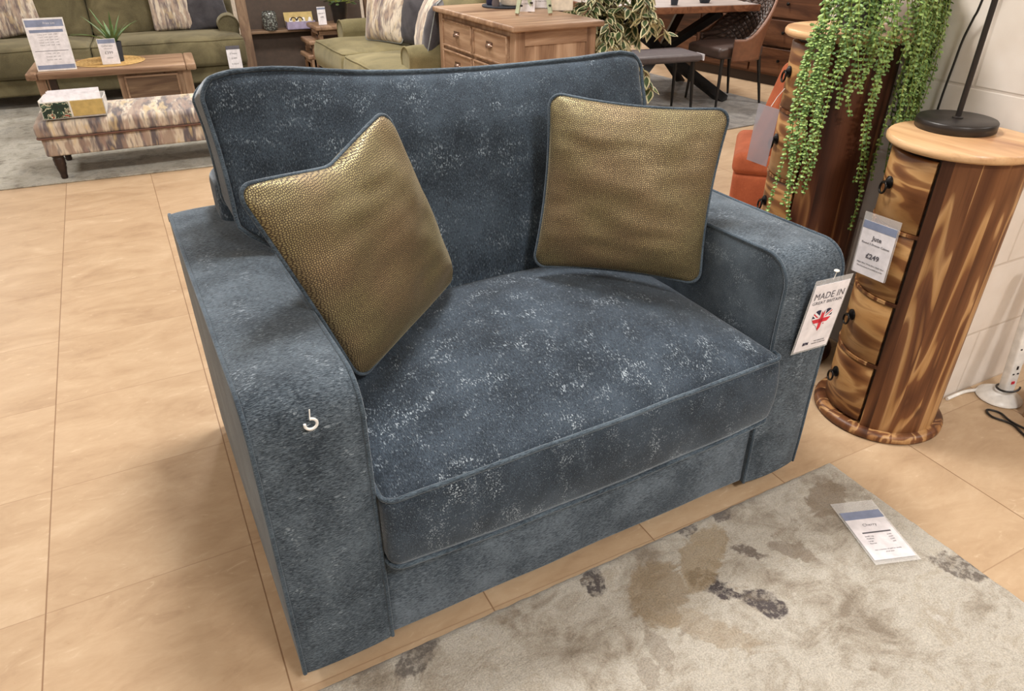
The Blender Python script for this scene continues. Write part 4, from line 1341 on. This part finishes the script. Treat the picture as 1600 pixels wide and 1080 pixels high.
# mosaic jar on shelf
j = MB(); j.lathe([(0, 0), (.052, 0), (.060, .01), (.066, .05), (.066, .13), (.058, .150), (.052, .155), (.052, .150), (.058, .13), (.058, .02), (0, .01)], n=36)
t = NT('mosaic_glass'); co = t.coord(); v = t.n('ShaderNodeTexVoronoi', {'Vector': co, 'Scale': 60.0}); 
t.p(color=t.ramp(v.outputs['Distance'], [(.2, (150, 156, 150)), (.45, (88, 92, 90)), (.7, (62, 60, 58))]), rough=.2, spec=.6)
tag(j.build('candle_jar', t.m, None, loc=(1.315, 7.335, .491)), 'grey mosaic glass candle jar on the dark bookcase shelf', 'jar')
bx = empty('sample_box', (1.585, 7.315, .491), R(-4), 'open lilac card box with white bottles on the bookcase shelf', 'box')
m = MB(); w_, d_, h_ = .13, .055, .065
m.box(-w_, w_, -d_, d_, 0, .006); m.box(-w_, w_, -d_, -d_ + .004, 0, h_); m.box(-w_, -w_ + .004, -d_, d_, 0, h_); m.box(w_ - .004, w_, -d_, d_, 0, h_)
m.build('tray', MT['lilac'], bx)
m = MB(); m.slab([(d_ - .004, 0), (d_, 0), (d_ + .05, .13), (d_ + .046, .13)], 0, -w_, w_); m.build('lid', MT['yellowcard'], bx)
for k in range(4):
    m = MB(); m.tube([(-.09 + .058 * k, -.02, .03), (-.085 + .058 * k, .0, .055), (-.08 + .058 * k, .025, .085)], [.020, .020, .012], 12); m.build('bottle', MT['white'], bx)
    if k < 2: MB().tube([(-.06 + .058 * k + .026 * math.cos(R(a)), -.01 + .02 * math.sin(R(a)) * .3, .068 + .028 * math.sin(R(a))) for a in range(0, 190, 15)], .005, 6).build('strap', MT['darkleg'], bx)

# nest of tables
nt = empty('nest_of_tables', (1.60, 6.80, 0), R(0), 'nest of oak side tables with rounded tops beside the smaller olive sofa', 'side table')
for k, (x0, z, w) in enumerate(((0, .560, .40), (-.07, .445, .36), (-.09, .325, .36))):
    m = MB(); m.box(x0, x0 + w, .002 + .02 * k, .36, z - .038, z, .012); tp = m.build('table_top', MT['oak_y'], nt)
    m = MB(); m.box(x0 + .03, x0 + w - .03, .03 + .02 * k, .33, z - .075, z - .036); m.build('apron', MT['oak_x'], tp)
    for (x, y) in ((x0 + .03, .04), (x0 + w - .07, .04), (x0 + .03, .30), (x0 + w - .07, .30)):
        m = MB(); m.box(x, x + .035, y, y + .035, 0, z - .04); m.build('leg', MT['oak_z'], tp)
root = empty('price_card', (1.685, 6.88, .561), R(6), 'white price card standing on the nest of tables', 'price card')
Mk = frame((0, 0, .075), (1, 0, 0), (0, .06, 1))
card('card', Mk, .075, .145, MT['paper'], root, .002)
card('header', Mk, .075, .014, MT['paperblue'], root, .0005, .002, (0, .058))
for y, tx in ((.02, 'Nest of 3'), (-.01, '£299')): text(tx, .014, MT['ink'], root, Mk @ Matrix.Translation((0, y, .003)))
pp = empty('potted_plant', (1.875, 6.98, .561), 0, 'leafy plant in a black pot on the nest of tables, at the top edge', 'plant')
MB().lathe([(0, 0), (.055, 0), (.06, .01), (.082, .16), (.086, .175), (.078, .175), (.072, .15), (0, .15)], n=30).build('pot', MT['black'], pp)
m = MB(); rr = random.Random(3)
for k in range(90):
    a = rr.uniform(0, 6.28); e = rr.uniform(.1, 1.4); L_ = rr.uniform(.06, .16)
    d = Vector((math.cos(a) * math.cos(e), math.sin(a) * math.cos(e), math.sin(e)))
    O = Vector((.04 * math.cos(a), .04 * math.sin(a), .15)) + d * L_
    m.tube([Vector((.03 * math.cos(a), .03 * math.sin(a), .15)), O], .0012, 4, mi=1)
    leaf_oval(m, O, d + Vector((0, 0, -.5)), Vector((0, 0, 1)), .055, .034, 0)
m.build('foliage', [MT['ficusg'], MT['stem']], pp, fix=False)

# second olive sofa, facing left
S2R = R(-90)
s2 = green_sofa('green_sofa', 1.84, .98, (1.56, 6.76, 0), S2R, 'smaller olive green velvet sofa turned sideways, between the bookcase and the oak sideboard', 2, (True, True), 'greenlight', .22)
def s2p(x, y, z):  # local -> world for rz=-90
    return (1.56 + y, 6.72 - x, z)
quadpil('scatter_cushion', (1.98, 6.10, .50), .42, .44, R(-62), .22, 'printed_s', 'cream and brown striped cushion standing on the far seat of the sideways olive sofa', seed=2, pipe='silver')
quadpil('scatter_cushion', (2.13, 5.83, .50), .40, .42, R(-75), .25, 'greypillow', 'dark grey cushion behind the striped one on the sideways olive sofa', seed=12)
quadpil('scatter_cushion', (2.02, 5.36, .50), .40, .42, R(-100), .30, 'printed_s', 'cream and brown striped cushion on the near seat of the sideways olive sofa', seed=7, pipe='silver')
quadpil('scatter_cushion', (1.99, 5.12, .52), .38, .38, R(-118), .25, 'greypillow', 'charcoal cushion with silver piping by the near arm of the sideways olive sofa', seed=11, pipe='silver')

# ================================================================== OAK SIDEBOARD
sb = empty('oak_sideboard', (1.975, 3.755, 0), 0, 'oak sideboard with small square drawers and cup pulls behind the blue sofa', 'sideboard')
SD_, SL = .53, 1.10   # depth in x, length in y
m = MB(); m.box(-.035, SD_ + .035, -.040, SL + .03, .848, .88, .010); m.build('top', MT['oak_x'], sb)
m = MB(); m.box(0.01, SD_, .012, SL, .06, .849); m.build('carcass', MT['oak_z'], sb)
for (x, y) in ((0, 0), (SD_ - .06, 0), (0, SL - .06), (SD_ - .06, SL - .06)):
    m = MB(); m.box(x - .002, x + .062, y - .002, y + .062, 0, .849); m.build('corner_post', MT['oak_z'], sb, bevel=.003)
for (za, zb_) in ((.77, .848), (.06, .14)):
    m = MB(); m.box(.06, SD_ - .06, -.001, .006, za, zb_); m.build('end_rail', MT['oak_x'], sb)
m = MB(); m.box(.062, SD_ - .062, .004, .014, .14, .77); m.build('end_panel', MT['oak_z'], sb)
def drawer(y0, y1, z0, z1, double=False):
    m = MB(); m.box(-.006, .012, y0, y1, z0, z1); d = m.build('drawer', MT['oak_y'], sb)
    m = MB(); e = .012
    for b in ((y0, y1, z1 - e, z1), (y0, y1, z0, z0 + e), (y0, y0 + e, z0 + e, z1 - e), (y1 - e, y1, z0 + e, z1 - e)): m.box(-.014, -.004, b[0], b[1], b[2], b[3])
    m.build('moulding', MT['oak_x'], d, bevel=.003)
    yc, zc = (y0 + y1) / 2, (z0 + z1) / 2 + .004
    m = MB(); vs = []; fs = []; n = 12
    for i in range(n + 1):
        yy = yc - .036 + .072 * i / n; k = math.sqrt(max(0, 1 - ((yy - yc) / .036) ** 2))
        for q in range(6):
            t = PI / 2 * q / 5
            vs.append((-.006 - .024 * k * math.sin(t), yy, zc + .016 * k * math.cos(t) * 1.0 - (0 if q < 5 else .010 * k)))
    for i in range(n):
        for q in range(5): fs.append((i * 6 + q, i * 6 + q + 1, i * 6 + 7 + q, i * 6 + 6 + q))
    m.add(vs, fs); m.box(-.010, -.005, yc - .040, yc + .040, zc + .010, zc + .022)
    h = m.build('cup_handle', MT['copper'], d)
    return d
for k in range(2):
    y0 = .085 + .482 * k
    for (z0, z1) in ((.650, .815), (.465, .630), (.280, .445), (.095, .260)):
        drawer(y0, y0 + .458, z0, z1)

# things on it
TZ = .88
l1 = empty('serving_tray', (2.36, 4.62, TZ), 0, 'round dark slate tray under the white pot on the oak sideboard', 'tray')
MB().lathe([(0, 0), (.155, 0), (.16, .004), (.16, .010), (.154, .012), (0, .008)], n=48).build('disc', MT['pot'], l1)
v1 = empty('white_vase', (2.39, 4.56, TZ + .013), 0, 'white ceramic pot on a dark tray on the oak sideboard', 'pot')
MB().lathe([(0, 0), (.075, 0), (.088, .010), (.095, .10), (.093, .2), (.085, .2), (.087, .1), (.08, .02), (0, .015)], n=48).build('body', MT['cream'], v1)
b1 = empty('blue_bottle', (2.27, 4.66, TZ + .013), 0, 'dark blue bottle beside the white pot on the oak sideboard', 'bottle')
MB().lathe([(0, 0), (.028, 0), (.032, .01), (.032, .10), (.014, .14), (.014, .17), (0, .17)], n=24).build('body', MT['navy'], b1)
b1 = empty('grey_ornament', (2.25, 4.55, TZ + .002), 0, 'small grey bird-shaped ornament at the left of the sideboard top', 'ornament')
m = MB(); m.lathe([(0, 0), (.022, .002), (.026, .03), (.018, .06), (.020, .085), (.012, .105), (0, .108)], n=20); m.build('body', MT['benchgrey'], b1)
root = empty('price_card', (2.32, 4.27, TZ + .002), R(-25), 'white price card standing between the white pot and the tripod on the sideboard', 'price card')
Mk = frame((0, 0, .085), (1, 0, 0), (0, .08, 1))
card('card', Mk, .11, .165, MT['paper'], root, .002)
for k in range(5): text('Oak sideboard', .011, MT['ink'], root, Mk @ Matrix.Translation((0, .05 - .022 * k, .0026)))
root = empty('price_card', (2.50, 4.42, TZ + .002), R(-22), 'wide white information sheet standing behind the tripod legs on the sideboard', 'price card')
Mk = frame((0, 0, .085), (1, 0, 0), (0, .08, 1))
card('card', Mk, .20, .165, MT['paper'], root, .002)
for k in range(6): text('Choose your finish and handles', .010, MT['ink'], root, Mk @ Matrix.Translation((0, .05 - .019 * k, .0026)))
tp = empty('tripod_lamp', (2.325, 4.17, TZ), 0, 'pale green wooden tripod lamp standing on the oak sideboard', 'lamp')
for (x, y) in ((-.135, -.030), (.052, -.105), (.02, .10)):
    m = MB(); m.tube([(x, y, .012), (x * .25, y * .25, .42)], [.016, .014], 4); m.build('leg', MT['mint'], tp)
    m = MB(); m.lathe([(0, 0), (.010, 0), (.010, .012), (0, .012)], (x, y, 0), 12); m.build('peg_foot', MT['oak_z'], tp)
    MB().tube([(x * .85, y * .85, .055), (x * .85 - .0, y * .85 - .026, .055)], .006, 8).build('toggle', MT['black'], tp)
MB().lathe([(0, .40), (.05, .40), (.05, .44), (0, .44)], n=24).build('cap', MT['mint'], tp)
MB().lathe([(.05, .70), (.12, .48), (.117, .48), (.047, .70)], n=40).build('lamp_shade', MT['cream'], tp)
m = MB(); m.box(-.075, .075, -.03, .03, 0, .21, .004)
o = m.build('white_box', MT['cream'], None, loc=(2.565, 4.26, TZ + .001), rot=(0, 0, R(-25)))
tag(o, 'plain cream box at the right end of the oak sideboard', 'box')

# ================================================================== VARIEGATED FICUS
fx = empty('ficus_tree', (2.98, 4.35, 0), 0, 'variegated ficus with cream-edged leaves between the sideboard and the dining table', 'plant')
MB().lathe([(0, 0), (.13, 0), (.14, .01), (.17, .26), (.175, .28), (.16, .28), (.155, .25), (0, .25)], n=40).build('pot', MT['pot'], fx)
MB().lathe([(0, .255), (.156, .252)], n=24).build('soil', MT['soil'], fx)
rf = random.Random(11)
m = MB()
m.tube([(0, 0, .25), (.02, .0, .5), (-.01, .02, .8), (.02, 0, 1.15), (.0, .02, 1.6)], [.022, .020, .018, .016, .010], 10)
m.tube([(.01, .01, .25), (-.03, .02, .55), (.03, .01, .9), (-.02, .0, 1.3)], [.016, .015, .013, .010], 8)
m.build('trunk', MT['bark'], fx)
def vleaf(m, O, d, up, L_, W_):
    d = d.normalized(); s_ = d.cross(up)
    if s_.length < 1e-4: s_ = Vector((1, 0, 0))
    s_.normalize(); n_ = s_.cross(d)
    prof = [(0, .04), (.2, .36), (.42, .5), (.65, .40), (.85, .18), (1.0, .02)]
    def ring(kw, kl0, kl1, lift):
        out = []
        for (t, w) in prof:
            tt = kl0 + (kl1 - kl0) * t; cur = -.18 * tt * tt * L_
            out.append((O + d * L_ * tt + n_ * (cur + lift) + s_ * w * W_ * kw, O + d * L_ * tt + n_ * (cur + lift) - s_ * w * W_ * kw))
        return out
    for (kw, a, b, lift, mi) in ((1, 0, 1, 0, 1), (.62, .10, .84, .0009, 0), (.62, .10, .84, -.0009, 0)):
        r_ = ring(kw, a, b, lift); vs = []
        for (p, q) in r_:
            mid = (p + q) / 2 - n_ * .10 * W_ * (1 if lift >= 0 else 1)
            vs += [p, mid, q]
        fs = []
        for i in range(len(prof) - 1):
            for k in range(2): fs.append((i * 3 + k, i * 3 + k + 1, i * 3 + 4 + k, i * 3 + 3 + k))
        m.add(vs, fs, mi, True)
def twig(path, n, name='branch', L0=.10):
    m = MB(); P_ = [Vector(p) for p in path]
    m.tube(P_, [.006 - .004 * i / len(P_) for i in range(len(P_))], 6, mi=2)
    tot = len(P_) - 1
    for k in range(n):
        t = (k + rf.random()) / n * tot * .97 + .03 * tot; i = min(int(t), tot - 1); f = t - i
        p = P_[i].lerp(P_[i + 1], f); ax = (P_[i + 1] - P_[i]).normalized()
        a = rf.uniform(0, 6.28)
        side = Vector((math.cos(a), math.sin(a), rf.uniform(-.5, .3)))
        vleaf(m, p, side * 1.2 + ax * .5 + Vector((0, 0, rf.uniform(-.8, .1))), Vector((rf.uniform(-.5, .5), rf.uniform(-.5, .5), 1)), L0 * rf.uniform(.75, 1.2), L0 * .52 * rf.uniform(.8, 1.1))
    m.build(name, [MT['ficusg'], MT['ficusc'], MT['bark']], fx, fix=False)
# camera side branches hang down; others fill the crown
for k in range(34):
    a = 2 * PI * k / 34 + rf.uniform(-.15, .15); h = rf.uniform(.62, 1.25); r_ = rf.uniform(.22, .40)
    tip = rf.uniform(-.28, .04)
    z1 = max(.58, h + tip)
    twig([(0, 0, h), (r_ * .45 * math.cos(a), r_ * .45 * math.sin(a), h + .06), (r_ * .8 * math.cos(a + .1), r_ * .8 * math.sin(a + .1), (h + z1) / 2 + .04), (r_ * math.cos(a + .15), r_ * math.sin(a + .15), z1)], 34)
twig([(0, 0, .66), (.02, -.12, .68), (.10, -.22, .58), (.17, -.27, .47), (.22, -.29, .36)], 34)
twig([(0, 0, .85), (.15, -.12, .90), (.30, -.16, .82), (.38, -.18, .70)], 30)
twig([(0, 0, .85), (-.2, -.12, .90), (-.34, -.2, .84), (-.38, -.25, .74)], 30)

# ================================================================== DINING GROUP
t_ = None
MT['rug3'] = rug_mat('grey_blue_rug', [], [(104, 100, 98), (136, 132, 128), (158, 154, 148), (124, 120, 118)], (84, 84, 88), 7.0)
m = MB(); m.box(0, 2.3, 0, 2.6, 0, .010, .004)
tag(m.build('area_rug', MT['rug3'], None, loc=(2.62, 4.02, 0), rot=(0, 0, R(3))), 'grey textured rug under the dining table and bench', 'rug')
dt = empty('dining_table', (4.32, 5.42, 0), R(-12), 'dining table with thick rustic wood top on a black steel spider base', 'table')
m = MB(); m.box(-.80, .62, -.50, .50, .715, .765, .004); m.build('table_top', MT['slabwood'], dt)
m = MB(); m.box(-.78, .60, -.495, .495, .7655, .768); 
t = NT('grey_washed_top'); t.p(color=t.ramp(t.noise(t.map(t.coord(), scale=(2, 14, 2)), 2.0, 4), [(.35, (140, 128, 124)), (.65, (176, 166, 162))]), rough=.35); m.build('top_surface', t.m, dt)
for (x, y) in ((-.55, -.42), (.40, -.52), (-.55, .42), (.45, .42)):
    m = MB()
    m.tube([(0, 0, .36), (x, y, .012)], .052, 4); m.build('spider_leg', MT['black'], dt)
    m = MB(); m.tube([(0, 0, .36), (x * .8, y * .75, .712)], .045, 4); m.build('spider_arm', MT['black'], dt)
for (nm, x, y, r0, h, lb) in (('vase', -.10, -.36, .035, .22, 'grey tapered vase on the near edge of the dining table'), ('bowl', .22, -.28, .05, .10, 'dark bowl on the dining table near its right end')):
    p = dt.matrix_world if False else None
    c, s_ = math.cos(R(-12)), math.sin(R(-12))
    o = MB().lathe([(0, 0), (r0 * .75, 0), (r0, h * .3), (r0 * 1.15, h * .6), (r0 * .9, h), (r0 * .82, h), (r0 * 1.05, h * .6), (0, .01)], n=30).build(nm, MT['pot'], None, loc=(4.32 + x * c - y * s_, 5.42 + x * s_ + y * c, .7685))
    tag(o, lb, nm)
# bench
be = empty('dining_bench', (3.32, 4.66, 0), R(-8), 'grey upholstered bench on slim black legs in front of the dining table', 'bench')
soft(0, .74, 0, .36, .415, .475, .022, (16, 8, 4)).build('seat', MT['benchgrey'], be)
for (x, y) in ((.05, .05), (.69, .05), (.05, .31), (.69, .31)):
    MB().tube([(x, y, .42), (x + (.02 if x > .3 else -.02), y + (.02 if y > .2 else -.02), .011)], [.017, .010], 10).build('leg', MT['black'], be)
m = MB(); m.box(.742, .748, -.012, .10, .425, .470); m.build('white_price_label', MT['paper'], be)
# chair
dc = empty('dining_chair', (4.60, 4.86, 0), R(-4), 'brown leather dining chair with quilted inner back at the right end of the dining table', 'chair', 'brown dining chairs')
def dsf(p):
    q = p.copy(); q.z += .015 * max(0, 1 - (p.x / .25) ** 2) * (p.z > .45); return q
soft(-.27, .18, -.22, .22, .39, .475, .028, (10, 10, 4), dsf).build('seat', MT['darkquilt'], dc)
# shell: curved back with sides sweeping down to the seat front
def shell(off, t0, name, mat, zb):
    vs = []; fs = []; NA, NZ = 28, 10
    for i in range(NA + 1):
        a = R(-118 + 236 * i / NA)
        k = abs(a) / R(118)
        rx, ry = .24 + off, .255 + off
        x = rx * math.cos(a) * 1.0 - .02; y = ry * math.sin(a)
        if abs(a) > R(80):
            x = -.02 + rx * math.cos(a) * 1.15
        top = .90 - .36 * min(1, max(0, (k - .22) / .60)) ** .75
        for j in range(NZ + 1):
            f = j / NZ; z = zb + (top - zb) * f
            lean = .13 * max(0, (z - .47)) / .4 * (1 - k) * 1.2
            vs.append((x + lean, y * (1 + .05 * f), z))
    for i in range(NA):
        for j in range(NZ):
            a = i * (NZ + 1) + j; fs.append((a, a + 1, a + NZ + 2, a + NZ + 1))
    m = MB(); m.add(vs, fs); o = m.build(name, mat, dc)
    s_ = o.modifiers.new('s', 'SOLIDIFY'); s_.thickness = t0; s_.offset = 0
    return o
shell(.012, .022, 'outer_shell', MT['tanleather'], .37)
t = NT('diamond_quilting'); co = t.coord()
s_ = t.n('ShaderNodeSeparateXYZ', {'Vector': co})
aa = t.math('PINGPONG', t.math('ADD', t.math('ADD', s_.outputs[1], s_.outputs[2]), 2.0), .024); bb = t.math('PINGPONG', t.math('ADD', t.math('SUBTRACT', s_.outputs[1], s_.outputs[2]), 2.0), .024)
mn = t.math('MINIMUM', aa, bb)
t.p(color=t.ramp(t.step(mn, .001, .006), [(0, (44, 34, 30)), (1, (84, 66, 58))]), rough=.42)
t.bump(t.step(mn, 0, .016), .8, .012)
shell(-.016, .020, 'quilted_lining', t.m, .44)
for (x, y) in ((-.21, -.19), (-.21, .19), (.16, -.19), (.16, .19)):
    MB().tube([(x, y, .40), (x + (.07 if x > 0 else -.02), y * 1.12, .011)], [.017, .010], 10).build('leg', MT['black'], dc)
# far chair legs: second chair at the far side
d2 = copy_tree(dc); d2.location = (3.55, 6.15, 0); d2.rotation_euler = (0, 0, R(95)); d2['label'] = 'second brown leather dining chair on the far side of the dining table'

# dark wooden sideboard at the right rear
ds = empty('wooden_sideboard', (5.62, 4.10, 0), R(8), 'long dark brown wooden sideboard with stacked drawers behind the brown dining chair', 'sideboard')
m = MB(); m.box(0.03, .45, .02, 2.68, 0, .09); m.build('plinth', MT['darkleg'], ds)
m = MB(); m.box(.01, .47, 0, 2.70, .09, .84); m.build('carcass', MT['brownwood'], ds)
m = MB(); m.box(-.03, .50, -.03, 2.73, .84, .875, .005); m.build('top', MT['brownwood'], ds)
for c_ in range(4):
    for r_ in range(3):
        y0 = .03 + c_ * .665; z0 = .11 + r_ * .242
        m = MB(); m.box(-.012, .012, y0, y0 + .645, z0, z0 + .222); d = m.build('drawer', MT['brownwood'], ds, bevel=.005)
        MB().lathe([(0, 0), (.008, 0), (.008, .012), (.015, .02), (0, .026)], n=14).build('knob', MT['iron'], d, loc=(-.012, y0 + .32, z0 + .12), rot=(0, R(-90), 0))
# pale drawer chest beyond the ficus
pc = empty('chest_of_drawers', (3.75, 6.95, 0), R(0), 'pale limed chest of drawers seen through the ficus leaves', 'chest')
PAL = wood('limed_oak', [(150, 130, 106), (180, 162, 134), (198, 182, 156)], 0, 1.0, 9, .55)
m = MB(); m.box(0, 1.2, .01, .45, .04, .90); m.build('carcass', PAL, pc)
m = MB(); m.box(-.02, 1.22, -.02, .47, .90, .93, .004); m.build('top', PAL, pc)
for k in range(4):
    m = MB(); m.box(.03, 1.17, -.008, .012, .07 + .205 * k, .07 + .205 * k + .19); d = m.build('drawer', PAL, pc, bevel=.004)
    for x in (.3, .9): MB().lathe([(0, 0), (.010, 0), (.016, .02), (0, .026)], n=14).build('knob', MT['iron'], d, loc=(x, -.008, .165 + .205 * k), rot=(R(90), 0, 0))

# ================================================================== CAMERA + RENDER LOOK
cam = bpy.data.cameras.new('camera'); cam.sensor_width = 36; cam.lens = 1110 / 1600 * 36; cam.clip_start = .02
co_ = bpy.data.objects.new('camera', cam); co_.location = (0, 0, 1.4)
co_.rotation_euler = (PI / 2 - math.atan(1110 / 1830), 0, -R(27.5)); link(co_)
sc_ = bpy.context.scene
sc_.camera = co_
w = bpy.data.worlds.new('world'); w.use_nodes = True; w.node_tree.nodes['Background'].inputs[0].default_value = (1, .95, .9, 1); w.node_tree.nodes['Background'].inputs[1].default_value = .3
sc_.world = w
sc_.view_settings.view_transform = 'Standard'; sc_.view_settings.look = 'None'; sc_.view_settings.gamma = 1
sc_.view_settings.exposure = 0.0
